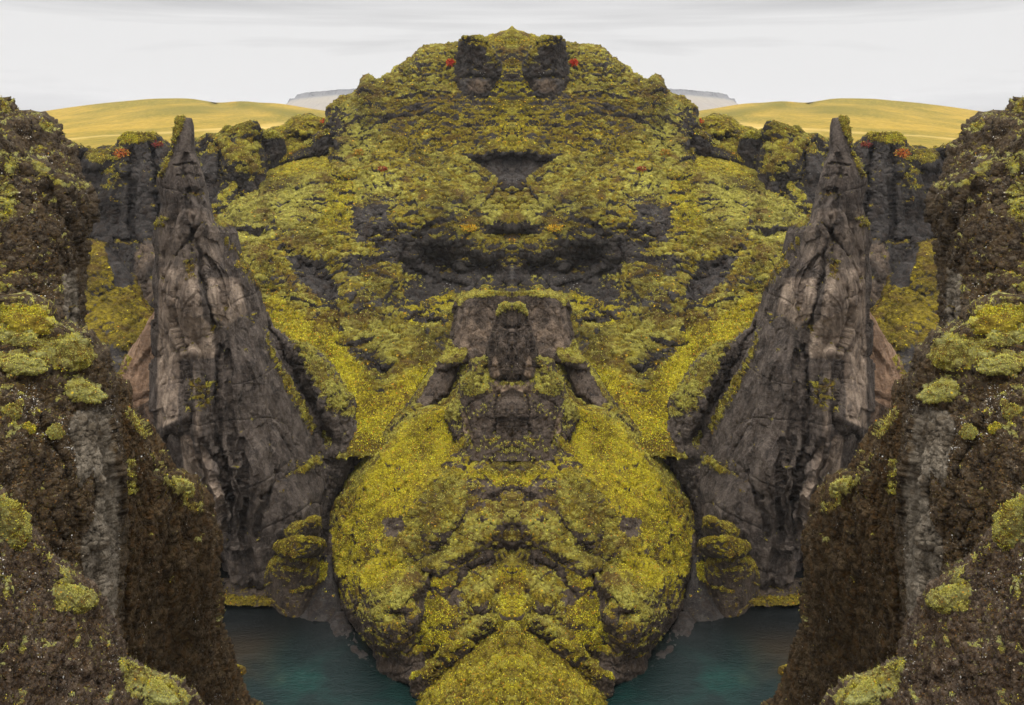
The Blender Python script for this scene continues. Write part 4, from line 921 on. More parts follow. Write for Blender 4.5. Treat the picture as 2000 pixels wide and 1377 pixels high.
# scree mound and grassy bank
d = loft('scree', [(628, 1085), (616, 1110), (598, 1140), (578, 1165), (556, 1187), (540, 1204), (545, 1214)], [(645, 1085), (652, 1120), (660, 1160), (668, 1190), (668, 1208), (660, 1214)], [(630, 1090, 131), (600, 1205, 124), (640, 1215, 122.5)], 3, M_dark, dict(seed=89, s1=4, a1=0.3, af=0.2, sf=1.5, vf=1), dict(cover=-0.1, kz=0.8, z0=0.4, kn=0.6, ms=2, yellow=0.8, am=0.25, pm=0.7),
         [('m', 0.9, 5, [(620, 1100), (640, 1100), (635, 1130), (600, 1160), (560, 1195), (556, 1185), (595, 1145)]), ('y', 1.0, 5, [(560, 1195), (640, 1095), (640, 1130), (580, 1180)])], step=1.3)
thing_from('gravel_bank', d, M_dark, 'dark gravel bank with green plants between left boulder stack and big mound', 'bank', 'gravel banks by the river', 'dark gravel bank with green plants between right boulder stack and big mound', sc=[('scree', 2500, 0.22, dict(seed=14))])

# ================================================================== FOREGROUND CLIFFS
def fg(key, L0, Rr, ctrl, T, mat, seed, sc, paint, feats, name, label, cat, mlabel, group, edge=60, cover=0.07, step=1.5, kn=0.9, ns=12000, nst=40000, fpx=0.06, fb=0.85, gr=(), **mo):
    L = [(L0, Rr[0][1]), (L0, Rr[-1][1])]
    d = loft(key, L, Rr, ctrl, T * sc, mat, dict(seed=seed, s1=9 * sc, a1=0.65 * sc, vz=0.7, s2=4 * sc, a6=0.2 * sc, s6=3.5 * sc, vj=0.5, af=0.6 * sc, sf=4.2 * sc, vf=0.35, s3=2.2 * sc, a3=0.45 * sc, s4=0.55 * sc, a4=0.16 * sc, a5=0.2 * sc, s5=0.4 * sc),
             dict(dict(cover=cover, kz=0.75, z0=0.4, kn=kn, ms=2.2 * sc, yellow=0.35, sage=0.45, am=0.28 * sc, pm=0.7 * sc, warp=6), **mo), paint, feats, step=step, edge=edge, Tb=T * sc * 2.2)
    return thing_from(name, d, mat, label, cat, group, mlabel, sc=[(key, ns, fpx * 1.1, dict(seed=seed)), (key, int(nst * 0.6), fpx * 1.5, dict(seed=seed + 1, mode='stone', name='stone_cover', bright=fb))] + [(key, n_, z_, dict(seed=seed + 5 + k_, mode='grass', name='grass_tufts', box=b_, cmin=-9)) for k_, (b_, n_, z_) in enumerate(gr)])

fg('fg1', -160, [(2, 203), (7, 208), (14, 215), (22, 226), (36, 233), (64, 237), (84, 241), (94, 252), (103, 266), (112, 285), (126, 297), (137, 315), (143, 335), (148, 360), (150, 520)], [(0, 210, 92), (130, 300, 95), (0, 500, 84), (140, 500, 88)], 8, M_near1, 91, 1.5,
   [('m', 0.8, 6, [(74, 235), (95, 245), (98, 262), (75, 255)]), ('m', 0.55, 8, [(40, 305), (80, 310), (80, 325), (42, 322)]), ('m', 0.8, 4, [(0, 200), (14, 212), (18, 226), (0, 222)])], [('l', [(0, 250), (60, 330), (90, 400)], 8, 1.5), ('l', [(12, 218), (40, 233)], 4, -1)],
   'near_cliff', 'brown lichen spotted cliff top at the far left edge in front of the meadow', 'cliff', 'brown lichen spotted cliff top at the far right edge in front of the meadow', 'upper cliffs at the picture edges', ns=4000, nst=14000, fpx=0.11)
fg('fg2', -160, [(-20, 250), (2, 262), (24, 290), (44, 316), (64, 323), (80, 328), (94, 345), (106, 354), (135, 357), (150, 360), (165, 370), (176, 388), (179, 412), (169, 440), (159, 470), (155, 520), (152, 600), (154, 660), (156, 900)], [(0, 270, 70), (165, 380, 74), (0, 640, 62), (150, 640, 66), (0, 900, 58), (150, 900, 60)], 7, M_near1, 93, 1.3,
   [('m', 0.6, 10, [(0, 300), (30, 320), (28, 420), (0, 440)]), ('m', 0.6, 4, [(56, 318), (82, 326), (108, 352), (165, 366), (160, 374), (100, 362), (60, 330)]), ('t', 0.8, 8, [(120, 540), (150, 520), (152, 660), (120, 660)])],
   [('l', [(0, 260), (45, 325), (105, 365), (140, 450), (155, 540)], 7, 1.6), ('l', [(100, 362), (118, 410), (150, 500)], 5, -1.2), ('l', [(132, 540), (136, 660)], 4, -1.2), ('g', 60, 450, 60, 80, 0, 1.5)],
   'near_cliff', 'brown craggy cliff with a projecting shoulder at the left edge, above the moss topped cliff', 'cliff', 'brown craggy cliff with a projecting shoulder at the right edge, above the moss topped cliff', 'middle cliffs at the picture edges', ns=6000, nst=26000, fpx=0.085)
fg('fg4', 120, [(212, 738), (226, 750), (238, 764), (240, 792), (262, 822), (282, 852), (300, 886), (313, 928), (322, 942), (352, 946), (374, 962), (394, 990), (402, 1025), (411, 1065), (418, 1105), (423, 1150), (427, 1200), (437, 1250), (452, 1300), (476, 1350), (498, 1380), (560, 1460), (640, 1600)],
   [(180, 760, 50), (230, 760, 52), (380, 980, 60), (240, 1000, 50), (420, 1150, 66), (240, 1200, 52), (480, 1370, 76), (240, 1370, 54), (600, 1600, 78), (240, 1600, 60)], 8, M_rust, 95, 1.1,
   [('m', 1.0, 4, [(318, 938), (355, 942), (378, 962), (370, 975), (345, 968), (325, 955)]), ('m', 0.7, 6, [(345, 965), (392, 988), (398, 1010), (375, 1010), (350, 985)]), ('m', 0.6, 8, [(228, 900), (255, 900), (275, 960), (250, 975)]), ('m', 0.7, 5, [(240, 800), (262, 822), (282, 856), (274, 862), (245, 825)]), ('m', 0.5, 5, [(285, 880), (315, 925), (306, 930)]), ('m', 0.4, 12, [(370, 1010), (395, 1010), (390, 1080), (370, 1070)])],
   [('g', 340, 1150, 80, 140, 0, 1.5), ('l', [(330, 950), (300, 1100), (330, 1300)], 12, -0.6)],
   'steep_slope', 'steep rust brown slope falling to the river at the lower left', 'slope', 'steep rust brown slope falling to the river at the lower right', 'steep brown slopes above the river', edge=45, ns=9000, nst=60000, fpx=0.072, fb=0.62, gr=[((300, 935, 400, 985), 160, 0.22)])
fg('fg3', -160, [(20, 603), (60, 604), (84, 612), (97, 626), (104, 642), (138, 654), (160, 666), (174, 680), (190, 698), (197, 720), (204, 742), (208, 760), (211, 800), (219, 850), (223, 900), (226, 1000), (228, 1100), (220, 1200), (224, 1320)], [(0, 610, 41), (150, 670, 42), (0, 800, 36), (210, 800, 40), (0, 1000, 34), (220, 1000, 39), (0, 1300, 33), (220, 1300, 38)], 5, M_near2, 97, 0.8,
   [('m', 1.0, 5, [(-20, 600), (60, 600), (92, 612), (100, 636), (80, 632), (50, 640), (70, 655), (60, 680), (0, 670)]), ('y', 0.8, 6, [(-20, 600), (60, 600), (98, 618), (98, 632), (60, 625), (30, 640), (0, 640)]), ('m', 0.9, 6, [(90, 650), (140, 655), (175, 680), (185, 705), (150, 730), (100, 720), (60, 700)]), ('m', 0.9, 6, [(0, 695), (60, 690), (95, 705), (70, 730), (20, 745), (0, 720)]),
    ('m', 0.85, 4, [(130, 755), (170, 748), (200, 775), (200, 790), (140, 790)]), ('t', 1.0, 5, [(186, 870), (226, 850), (230, 1100), (222, 1210), (194, 1210), (158, 1130), (160, 1060), (182, 1000)]), ('t', 0.7, 10, [(130, 820), (190, 800), (200, 900), (150, 960)]), ('t', 0.6, 10, [(140, 800), (220, 790), (222, 880), (150, 880)]), ('m', -0.1, 8, [(140, 800), (224, 800), (228, 1200), (160, 1200), (150, 1000)])],
   [('l', [(184, 930), (181, 1000), (160, 1080), (158, 1150)], 3, -0.8), ('l', [(184, 1060), (182, 1160)], 2.5, -0.5), ('d', 110, 690, 70, 40, 20, 0.8), ('d', 50, 720, 50, 28, 0, 0.7), ('d', 168, 770, 38, 22, 15, 0.8), ('l', [(200, 742), (212, 760)], 3, -0.3)],
   'moss_topped_cliff', 'left foreground cliff with thick green moss on top and a grey rock column', 'cliff', 'right foreground cliff with thick green moss on top and a grey rock column', 'moss topped cliffs in the foreground', edge=30, sage=0.7, ns=22000, nst=50000, fpx=0.048, gr=[((-30, 598, 110, 618), 220, 0.13)])
fg('fg5', -160, [(-30, 985), (5, 1000), (30, 1030), (58, 1058), (66, 1072), (84, 1092), (100, 1112), (122, 1135), (140, 1146), (175, 1158), (192, 1176), (206, 1200), (222, 1232), (232, 1262), (242, 1290), (268, 1308), (300, 1328), (336, 1336), (360, 1356), (374, 1380), (430, 1450), (500, 1600)], [(0, 1000, 25), (180, 1170, 27), (0, 1300, 21), (340, 1350, 29), (0, 1600, 19), (400, 1600, 27)], 3, M_near3, 99, 0.5,
   [('m', 0.95, 5, [(104, 1130), (150, 1145), (190, 1165), (188, 1185), (150, 1195), (110, 1200)]), ('m', 0.8, 6, [(228, 1290), (270, 1310), (335, 1336), (368, 1365), (360, 1400), (300, 1390), (240, 1350)]), ('y', 0.7, 6, [(270, 1325), (330, 1340), (350, 1365), (300, 1370)])],
   [('d', 145, 1170, 44, 30, 20, 0.5), ('d', 300, 1350, 60, 30, 30, 0.5)],
   'near_slope', 'grey brown stony slope with white lichen specks in the bottom left corner', 'slope', 'grey brown stony slope with white lichen specks in the bottom right corner', 'stony slopes in the bottom corners', edge=24, sage=0.8, ns=12000, nst=45000, fpx=0.031, gr=[((60, 1060, 260, 1250), 120, 0.07), ((230, 1280, 380, 1380), 160, 0.08)])
d = loft('yrock', [(446, 1299), (430, 1320), (430, 1350)], [(462, 1299), (478, 1304), (483, 1318), (480, 1335), (472, 1350)], [(460, 1300, 113), (460, 1350, 109)], 1.5, M_mid, dict(seed=111, s1=3, a1=0.2), dict(cover=1.0, yellow=1.2, sage=0, am=0.15, pm=0.5), step=1.0)
thing_from('moss_islet', d, M_mid, 'small bright yellow mossy islet in the river behind the lower left slope', 'islet', 'mossy islets in the river', 'small bright yellow mossy islet in the river behind the lower right slope')

# ================================================================== HILLS, MESA, GROUND, WATER
def simple_mat(name, cols, sc, bump=0.0, rough=0.95, stretch=(1, 1, 1)):
    s = NT(name); c = s.coords(stretch)
    n1_ = s.noise(c, sc, 8, 0.62, 0.4); n2_ = s.noise(c, sc * 6, 6, 0.7, off=9.0); n3_ = s.noise(c, sc * 0.25, 4, 0.5, off=19.0)
    k = s.mix(s.rng(n1_, 0.35, 0.65), cols[0], cols[1]); k = s.mix(s.rng(n3_, 0.42, 0.62), k, cols[2]); k = s.mix(s.rng(n2_, 0.45, 0.7, 0, 0.6), k, cols[3])
    if len(cols) > 4:
        at = s.n('ShaderNodeAttribute', attribute_name='cov'); sp_ = s.n('ShaderNodeSeparateColor'); s.t.links.new(at.outputs['Color'], sp_.inputs[0])
        k = s.mix(sp_.outputs[0], k, cols[4]); k = s.mix(sp_.outputs[1], k, cols[5])
    s.put(k, s.b.inputs['Base Color']); s.b.inputs['Roughness'].default_value = rough; s.b.inputs['Specular IOR Level'].default_value = 0.1
    if bump:
        bp = s.n('ShaderNodeBump'); bp.inputs['Distance'].default_value = bump; bp.inputs['Strength'].default_value = 0.8
        s.t.links.new(s.math('ADD', n2_, s.math('MULTIPLY', n1_, 1.5)), bp.inputs['Height']); s.t.links.new(bp.outputs[0], s.b.inputs['Normal'])
    return s.m
M_hill = simple_mat('meadow_grass', [srgb(126, 108, 36), srgb(158, 130, 50), srgb(108, 98, 32), srgb(176, 146, 62), srgb(190, 164, 100), srgb(92, 88, 28)], 0.06, 1.2, stretch=(1, 0.35, 2.5))
M_mesa = simple_mat('distant_plateau_rock', [srgb(112, 110, 112), srgb(136, 128, 120), srgb(132, 128, 110), srgb(98, 100, 106), srgb(84, 86, 92), srgb(150, 138, 118)], 0.004, 8, stretch=(1, 1, 0.35))
def hills():
    top = np.array([(-600, 262), (-200, 245), (25, 229), (60, 221), (100, 215), (140, 209), (180, 204), (215, 200), (250, 197), (290, 193), (330, 192), (370, 192), (390, 195), (415, 200), (430, 201), (450, 199), (470, 197), (495, 199), (512, 201), (535, 201), (560, 204), (600, 211), (640, 217), (700, 226), (800, 236), (1000, 240)], float)
    us = np.arange(-600, 1001, 5.0); vt = np.interp(us, top[:, 0], top[:, 1])
    k = np.ones(7) / 7; vt = np.convolve(np.pad(vt, 3, mode='edge'), k, 'valid')
    t = np.linspace(0, 1, 110)
    v = vt[:, None] + (345 - vt)[:, None] * t[None] ** 1.15
    u = np.repeat(us[:, None], len(t), 1)
    # meadow: flat near the rim, rising to the skyline
    s = (v - vt[:, None]) / (300 - vt)[:, None]
    Y = np.interp(s, [0, 0.25, 0.5, 0.75, 1.0, 1.6], [980, 760, 560, 390, 275, 238])
    Y = Y + 60 * np.exp(-(line_dist(u, v, [(420, 202), (480, 215), (560, 240), (640, 262)]) / 9) ** 2) * np.clip(1 - s, 0, 1)
    q = unproj(u, v, Y)
    nz = fbm(q.reshape(-1, 3) / 70, 4, 201).reshape(u.shape); q[..., 2] += 1.2 * nz * np.clip(s * 4, 0, 1)
    E_ = q[:, 0]; tb = np.linspace(0, 1, 12)[::-1][:-1]
    bk = np.stack([np.repeat(E_[:, None, 0], 11, 1), E_[:, None, 1] + 500 * tb[None], E_[:, None, 2] - 60 * tb[None] ** 1.5], -1)
    g = np.concatenate([bk, q], 1)
    track = np.exp(-(line_dist(u, v, [(-100, 284), (110, 275), (200, 265), (330, 259), (420, 253), (520, 250), (600, 243)]) / 1.6) ** 2) * 0.6 + 0.35 * np.exp(-(line_dist(u, v, [(400, 262), (520, 246), (640, 232)]) / 4) ** 2)
    gr = 0.7 * np.exp(-(((u - 370) / 90) ** 2 + ((v - 215) / 12) ** 2)) + 0.6 * np.exp(-(line_dist(u, v, [(470, 203), (540, 216), (620, 232)]) / 8) ** 2)
    A_ = np.zeros(g.shape[:2] + (4,)); A_[:, 11:, 0] = track; A_[:, 11:, 1] = gr
    # mirror to the whole width
    g2 = g[:-1][::-1] * np.array([-1, 1, 1]); G = np.concatenate([g, g2], 0); AA = np.concatenate([A_, A_[:-1][::-1]], 0)
    C_, R_ = G.shape[:2]
    a = (np.arange(C_ - 1)[:, None] * R_ + np.arange(R_ - 1)[None]).ravel()
    f = np.stack([a, a + R_, a + R_ + 1, a + 1], 1)[:, ::-1]
    return make_mesh('grassy_hills', G.reshape(-1, 3), f, M_hill, AA.reshape(-1, 4))
link('hill', hills(), kind='structure')

def mesa():
    top = [(520, 212), (560, 206), (566, 204), (569, 193), (580, 192), (583, 185), (600, 181), (640, 178), (665, 175), (690, 174), (710, 171), (740, 170), (1000, 168)]
    us = np.arange(520, 1001, 1.5); tp = np.interp(us, [k[0] for k in top], [k[1] for k in top])
    rng = np.random.RandomState(5); tp = tp + np.convolve(rng.randn(len(us)), np.ones(3) / 3, 'same') * 0.35
    prof = [(-1, 0, 900), (0, 0, 0), (0.02, 1.5, -5), (0.3, 9, -60), (0.6, 18, -200), (1.0, 45, -620), (1.4, 75, -1200)]
    rows = []
    for s_, dv, dy in prof: rows.append(unproj(us, tp + dv, np.full(len(us), 5200.0)) + np.array([0, dy, 0]))
    t = np.linspace(0, len(prof) - 1, 60); G = np.array(rows)
    Gi = np.stack([np.stack([np.interp(t, np.arange(len(prof)), G[:, j, k]) for j in range(G.shape[1])], 1) for k in range(3)], -1)
    pts = Gi.reshape(-1, 3)
    n_ = fbm(pts * np.array([1, 0.2, 0.25]) / 90, 5, 77, 0.6, ridged=True).reshape(60, -1)
    Gi[..., 1] -= n_ * 70 * (t[:, None] > 1)
    Gi = Gi[:, :]
    g2 = Gi[:, :-1][:, ::-1] * np.array([-1, 1, 1]); Gi = np.concatenate([Gi, g2], 1)
    A_ = np.zeros(Gi.shape[:2] + (4,)); A_[..., 0] = (0.75 * (t < 3.3) * (t > 1))[:, None]; A_[..., 1] = (0.5 * (t > 3.6))[:, None]
    R_, C_ = Gi.shape[:2]
    a = (np.arange(R_ - 1)[:, None] * C_ + np.arange(C_ - 1)[None]).ravel()
    return make_mesh('plateau', Gi.reshape(-1, 3), np.stack([a, a + C_, a + C_ + 1, a + 1], 1), M_mesa, A_.reshape(-1, 4))
link('distant_hill', mesa(), kind='structure')

# ground: one sheet to the horizon, the canyon floor being part of it
M_ground = simple_mat('ground_gravel', [srgb(58, 50, 40), srgb(80, 70, 52), srgb(66, 58, 50), srgb(96, 86, 60)], 0.4, 0.1)
def grid_mesh(name, xs, ys, zf, mat):
    X, Y_ = np.meshgrid(xs, ys); Z = zf(X, Y_)
    R_, C_ = X.shape; a = (np.arange(R_ - 1)[:, None] * C_ + np.arange(C_ - 1)[None]).ravel()
    return make_mesh(name, np.stack([X, Y_, Z], -1).reshape(-1, 3), np.stack([a, a + 1, a + C_ + 1, a + C_], 1), mat)
xs = np.unique(np.concatenate([np.linspace(-9000, -140, 30), np.linspace(-140, 140, 281), np.linspace(140, 9000, 30)]))
ys = np.unique(np.concatenate([np.linspace(-500, 40, 20), np.linspace(40, 220, 181), np.linspace(220, 9000, 40)]))
def zg(X, Y_):
    q = np.stack([X.ravel(), Y_.ravel(), X.ravel() * 0], 1)
    z = -2.2 + 0.5 * fbm(q / 12, 3, 5).reshape(X.shape)
    # bed gets shallow towards both outer banks and around the near shore
    ax = np.abs(X)
    z = z + 1.75 * np.exp(-((ax - (46 - 0.02 * (Y_ - 100))) / 5.0) ** 2) * (Y_ > 60) * (Y_ < 112)
    return np.where((ax > 139) | (Y_ > 219) | (Y_ < 41), -2.5, z)
link('ground', grid_mesh('ground', xs, ys, zg, M_ground), kind='structure')

s = NT('river_water')
c = s.coords((1, 1, 1))
s.b.inputs['Base Color'].default_value = (0.016, 0.036, 0.036, 1)
s.b.inputs['Roughness'].default_value = 0.09
s.b.inputs['IOR'].default_value = 1.33
wn = s.noise(c, 0.09, 4, 0.5, 0.5)
k = s.mix(s.rng(wn, 0.42, 0.62), srgb(13, 32, 31), srgb(9, 52, 46))
# shallow brownish water near the outer banks
sx = s.n('ShaderNodeSeparateXYZ'); s.t.links.new(c, sx.inputs[0])
sh = s.rng(s.math('ADD', sx.outputs[0], s.math('MULTIPLY', s.math('SUBTRACT', wn, 0.5), 22.0)), 30.0, 40.0, smooth=True)
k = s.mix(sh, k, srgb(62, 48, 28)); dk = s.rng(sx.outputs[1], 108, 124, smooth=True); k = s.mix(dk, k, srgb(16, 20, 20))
s.put(k, s.b.inputs['Base Color'])
bp = s.n('ShaderNodeBump'); bp.inputs['Distance'].default_value = 0.16; bp.inputs['Strength'].default_value = 1.0
wv_ = s.noise(s.coords((1.0, 2.2, 1)), 1.6, 6, 0.65, 0.6); wv2 = s.noise(s.coords((0.6, 1.4, 1)), 0.35, 4, 0.5, 0.4, off=4.0)
s.t.links.new(s.math('ADD', wv_, s.math('MULTIPLY', wv2, 1.2)), bp.inputs['Height']); s.t.links.new(bp.outputs[0], s.b.inputs['Normal'])
M_water = s.m
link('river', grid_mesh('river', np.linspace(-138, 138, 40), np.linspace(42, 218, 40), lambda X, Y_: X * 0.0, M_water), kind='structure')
# side walls that carry the ground from the canyon to the plateau are the cliffs themselves

# ================================================================== SHORE STRIP
d = loft('strip', [(432, 1130), (424, 1150), (418, 1168), (412, 1187)], [(600, 1130), (590, 1150), (575, 1168), (562, 1187)], [(430, 1130, 134.6), (560, 1130, 134.6), (430, 1162, 129.6), (430, 1187, 126.4), (560, 1187, 126.2)], 0.6, M_dark, dict(seed=121, s1=2, a1=0.3, s3=1, a3=0.15), dict(cover=0.15, kz=0.1, yellow=0.15, sage=-0.1, kn=1.6, ms=1.0, am=0.3, pm=0.6), [('m', 0.62, 5, [(405, 1166), (470, 1163), (520, 1168), (560, 1176), (570, 1190), (405, 1190)])], step=1.0)
thing_from('grassy_bank', d, M_mid, 'thin bright green grassy bank at the waterline below the left spire', 'bank', 'grassy banks below the spires', 'thin bright green grassy bank at the waterline below the right spire', sc=[('strip', 800, 0.2, dict(seed=121, cmin=0.5, bright=0.85))])

# ================================================================== SHRUBS
def shrub(key, u, v, ru, rv, cols, label, mlabel, group, name='shrub', n=380, sz=0.42, seed=0):
    rng = np.random.RandomState(seed)
    c0, nn = depth_at(key, u, v, 4)
    px = c0[1] / F
    root = bpy.data.objects.new(name, None); COL.objects.link(root); root.location = c0.tolist()
    root['label'] = label; root['category'] = 'shrub'; root['group'] = group
    o3 = rng.randn(n, 3); o3 /= np.linalg.norm(o3, axis=1, keepdims=True); o3 *= rng.rand(n, 1) ** 0.4
    c = o3 * np.array([ru * px, ru * px * 0.7, rv * px]) * (1 + 0.35 * perlin(o3 * 2.5, seed)[:, None]) + np.array([0, -0.2 * rv * px, 0.25 * rv * px])
    d = o3 + 0.6 * rng.randn(n, 3); d /= np.linalg.norm(d, axis=1, keepdims=True)
    s_ = np.cross(d, rng.randn(n, 3)); s_ /= np.linalg.norm(s_, axis=1, keepdims=True)
    L_ = sz * (0.6 + 0.8 * rng.rand(n, 1))
    P4 = np.stack([c, c + d * L_ * 0.5 + s_ * L_ * 0.35, c + d * L_, c + d * L_ * 0.5 - s_ * L_ * 0.35], 1)
    pal = np.array([rgb(*k) for k in cols]); colr = pal[rng.randint(0, len(pal), n)] * (0.7 + 0.6 * rng.rand(n, 1))
    link('leaves', make_mesh('leaves', P4.reshape(-1, 3), np.arange(4 * n).reshape(-1, 4), M_leaf, np.concatenate([np.repeat(colr, 4, 0), np.ones((4 * n, 1))], 1), smooth=False), root)
    P, Fc = [], []
    for k in range(9):
        a = rng.rand() * 6.28; tip = np.array([math.cos(a) * ru * px * 0.7, math.sin(a) * ru * px * 0.4, rv * px * (0.5 + 0.5 * rng.rand())])
        b = len(P) * 1
        for j in range(3): P.append(np.array([0.05 * math.cos(j * 2.1), 0.05 * math.sin(j * 2.1), -0.3]))
        P.append(tip)
        for j in range(3): Fc.append([b + j, b + (j + 1) % 3, b + 3, b + 3])
    Fc = np.array([f[:3] for f in Fc])
    colr = np.tile(np.append(rgb(70, 50, 34), 1), (len(P), 1))
    link('stems', make_mesh('stems', np.array(P), Fc, M_leaf, colr, smooth=False), root)
    mirror(root, mlabel)
RED = [(196, 44, 34), (214, 66, 44), (150, 34, 30), (180, 80, 44)]
ORG = [(190, 80, 40), (200, 120, 40), (150, 60, 36), (180, 150, 50)]
YEL = [(206, 178, 40), (220, 160, 36), (170, 120, 30), (150, 140, 40)]
shrub('mountain', 879, 123, 8, 8, RED, 'bright red shrub just left of the left dark crag near the summit', 'bright red shrub just right of the right dark crag near the summit', 'red shrubs by the summit crags', 'red_shrub', seed=1)
shrub('mound', 637, 240, 11, 9, RED, 'red shrub on the mound against the left flank of the mountain', 'red shrub on the mound against the right flank of the mountain', 'red shrubs by the mountain flanks', 'red_shrub', seed=2)
shrub('cliff', 238, 300, 14, 9, ORG, 'rusty red shrub left of the bright moss cap on the left back cliff', 'rusty red shrub right of the bright moss cap on the right back cliff', 'rusty shrubs beside the moss caps', 'rust_shrub', seed=3, n=420)
shrub('cliff', 308, 282, 10, 6, [(150, 50, 44), (120, 44, 40), (110, 60, 40)], 'dark red shrub between the moss cap and the left spire', 'dark red shrub between the moss cap and the right spire', 'dark red shrubs behind the spires', 'red_shrub', seed=4, n=260)
shrub('mountain', 748, 330, 9, 4, [(140, 54, 40), (150, 70, 44), (120, 60, 30)], 'small dull red shrub on the left rib of the mountain, level with its hollow', 'small dull red shrub on the right rib of the mountain, level with its hollow', 'dull red shrubs on the ribs', 'red_shrub', seed=5, n=160)
shrub('mountain', 915, 446, 16, 6, YEL, 'golden yellow shrub on the mossy ledge left below the hollow', 'golden yellow shrub on the mossy ledge right below the hollow', 'golden shrubs above the dark rock band', 'golden_shrub', seed=6, n=420, sz=0.34)
shrub('mountain', 700, 300, 13, 8, [(190, 150, 50), (150, 120, 40), (120, 120, 40), (170, 100, 40)], 'ochre shrub on the left shoulder of the mountain top', 'ochre shrub on the right shoulder of the mountain top', 'ochre shrubs on the shoulders', 'ochre_shrub', seed=7, n=300)

# ================================================================== MOSS CUSHIONS
def cushion(key, u, v, ru, rv, ang, label, mlabel, group, col='sage', seed=0, out_=0.36, n=2600):
    c0, nn = depth_at(key, u, v, max(6, ru * 0.4))
    Y = c0[1]; px = Y / F
    A_, B_ = 72, 44
    th = np.linspace(0, 2 * math.pi, A_, endpoint=False)[None]; ph = np.linspace(0.02, math.pi - 0.02, B_)[:, None]
    x = np.sin(ph) * np.cos(th); y = np.sin(ph) * np.sin(th); z = np.cos(ph) + 0 * th
    q = np.stack([x, y, z], -1).reshape(-1, 3)
    f = 1 + 0.55 * fbm(q * 1.5 + seed, 4, seed) + 0.14 * fbm(q * 5 + seed, 3, seed + 3)
    w1, w2, cid = worley(q * 2.6 + seed, seed + 9); f = f + 0.10 * (0.6 - w1)
    q = q * f[:, None]
    q[:, 2] = np.where(q[:, 2] < 0, q[:, 2] * 0.8, q[:, 2])
    q = q * np.array([ru * px, ru * px * out_, rv * px])
    a = -math.radians(ang); c_, s_ = math.cos(a), math.sin(a)
    q[:, [0, 2]] = np.stack([q[:, 0] * c_ - q[:, 2] * s_, q[:, 0] * s_ + q[:, 2] * c_], 1)
    loc = c0 + np.array([0, 0.1 * ru * px, 0])
    i = np.arange(B_ - 1)[:, None] * A_; j = np.arange(A_)[None]
    fc = np.stack([i + j, i + (j + 1) % A_, i + A_ + (j + 1) % A_, i + A_ + j], -1).reshape(-1, 4)[:, ::-1]
    sg, ye = {'sage': (0.9, 0.0), 'lime': (0.35, 0.62), 'pale': (0.95, 0.0), 'dull': (0.6, 0.0), 'bright': (0.85, 0.25)}[col]
    at = np.tile([1.0, ye, 0.0, sg], (len(q), 1))
    wpt = q + loc
    nn_ = vnormals(wpt, fc)
    if (nn_ * (wpt - loc)).sum() < 0: fc = fc[:, ::-1]; nn_ = -nn_
    U, V = proj(wpt); nm = 'cushion%d' % seed
    SURF[nm] = (wpt, U, V, nn_, at)
    mat = {'fg5': M_near3}.get(key, M_near2)
    root = link('moss_cushion', make_mesh('moss_cushion', wpt, fc, mat, at), None, label, 'moss', group)
    scatter(nm, root, n, px * 2.0, seed=seed, cmin=0.0, lean=0.9, bright=1.1)
    mirror(root, mlabel)
cushion('fg3', 44, 628, 60, 24, 3, 'bright lime moss cushion capping the very top of the left foreground cliff', 'bright lime moss cushion capping the very top of the right foreground cliff', 'lime moss caps', 'lime', 201, n=5000)
cushion('fg3', 46, 664, 26, 16, 0, 'shaggy pale green moss tuft just below the lime cap on the left cliff', 'shaggy pale green moss tuft just below the lime cap on the right cliff', 'shaggy moss tufts', 'pale', 203)
cushion('fg3', 140, 690, 38, 28, 20, 'grey green moss cushion on the shoulder of the left foreground cliff', 'grey green moss cushion on the shoulder of the right foreground cliff', 'shoulder moss cushions', 'dull', 205, n=4500)
cushion('fg3', 44, 712, 52, 19, 2, 'wide pale green moss cushion in the middle of the left cliff top', 'wide pale green moss cushion in the middle of the right cliff top', 'wide moss cushions', 'pale', 207, n=4500)
cushion('fg3', 164, 770, 38, 18, 10, 'round pale moss cushion hanging alone above the grey column on the left', 'round pale moss cushion hanging alone above the grey column on the right', 'lone moss cushions', 'pale', 209, n=3500)
cushion('fg3', 22, 806, 17, 18, 0, 'small dull moss tuft at the outer edge of the left foreground cliff face', 'small dull moss tuft at the outer edge of the right foreground cliff face', 'outer moss tufts', 'dull', 211, n=1500)
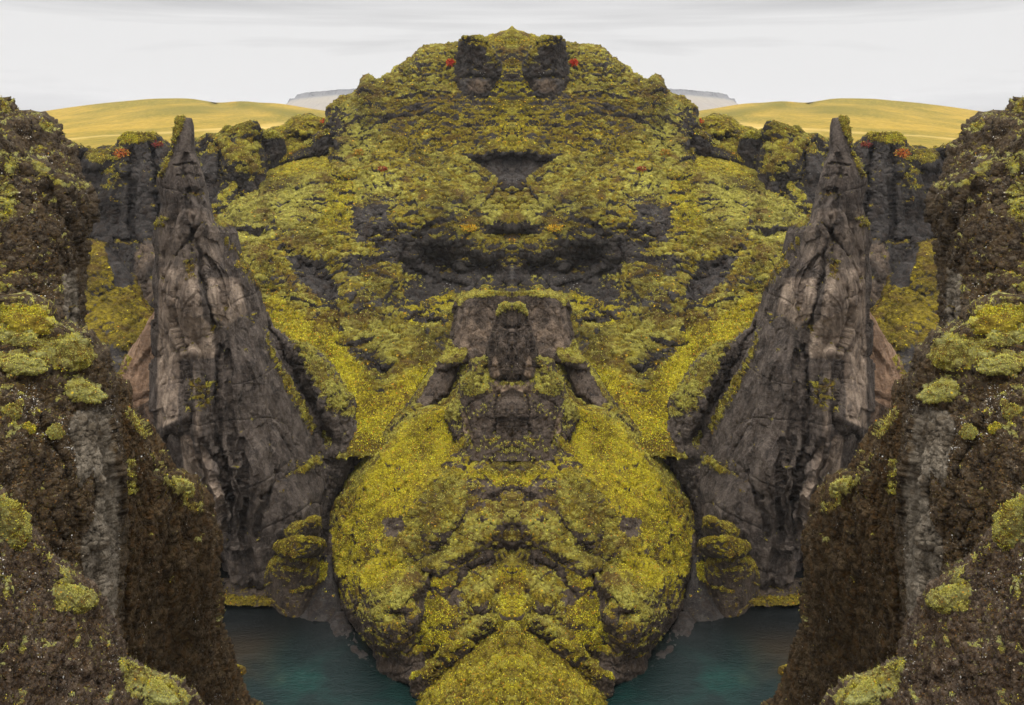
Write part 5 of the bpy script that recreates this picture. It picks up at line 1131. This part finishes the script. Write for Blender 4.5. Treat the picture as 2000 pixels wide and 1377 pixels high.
cushion('fg3', 54, 838, 17, 12, 0, 'small yellow speckled moss tuft on the bare face of the left foreground cliff', 'small yellow speckled moss tuft on the bare face of the right foreground cliff', 'yellow moss tufts', 'lime', 213, n=1300)
cushion('fg3', 106, 848, 15, 14, 20, 'small green moss tuft above a grey stone on the left foreground cliff face', 'small green moss tuft above a grey stone on the right foreground cliff face', 'green moss tufts', 'sage', 215, n=1300)
cushion('fg4', 352, 952, 28, 10, 12, 'moss cushion on the crest corner of the left rust brown slope', 'moss cushion on the crest corner of the right rust brown slope', 'crest moss cushions', 'pale', 217, n=1800)
cushion('fg5', 4, 1026, 60, 50, 40, 'large smooth yellow green moss cushion at the left edge of the photo', 'large smooth yellow green moss cushion at the right edge of the photo', 'large edge cushions', 'bright', 219, n=9000, out_=0.24)
cushion('fg5', 146, 1172, 40, 24, 22, 'pale moss cushion halfway down the stony slope in the bottom left corner', 'pale moss cushion halfway down the stony slope in the bottom right corner', 'halfway moss cushions', 'pale', 221, n=3800)
cushion('fg5', 300, 1350, 52, 22, 28, 'moss cushion at the bottom edge on the lower end of the left stony slope', 'moss cushion at the bottom edge on the lower end of the right stony slope', 'bottom moss cushions', 'sage', 223, n=3800)

# ================================================================== HAZE
hz = bpy.data.materials.new('haze'); hz.use_nodes = True; ht = hz.node_tree; ht.nodes.clear()
ho = ht.nodes.new('ShaderNodeOutputMaterial'); hv = ht.nodes.new('ShaderNodeVolumePrincipled')
hv.inputs['Color'].default_value = (0.9, 0.91, 0.94, 1); hv.inputs['Density'].default_value = 0.00006; hv.inputs['Anisotropy'].default_value = 0.1
ht.links.new(hv.outputs[0], ho.inputs['Volume'])
bx_ = np.array([(x, y, z) for x in (-9100, 9100) for y in (-600, 9100) for z in (-4.5, 330)], float)
bf_ = np.array([(0, 1, 3, 2), (4, 6, 7, 5), (0, 4, 5, 1), (2, 3, 7, 6), (0, 2, 6, 4), (1, 5, 7, 3)])
link('haze', make_mesh('haze', bx_, bf_, hz, smooth=False), kind='stuff')
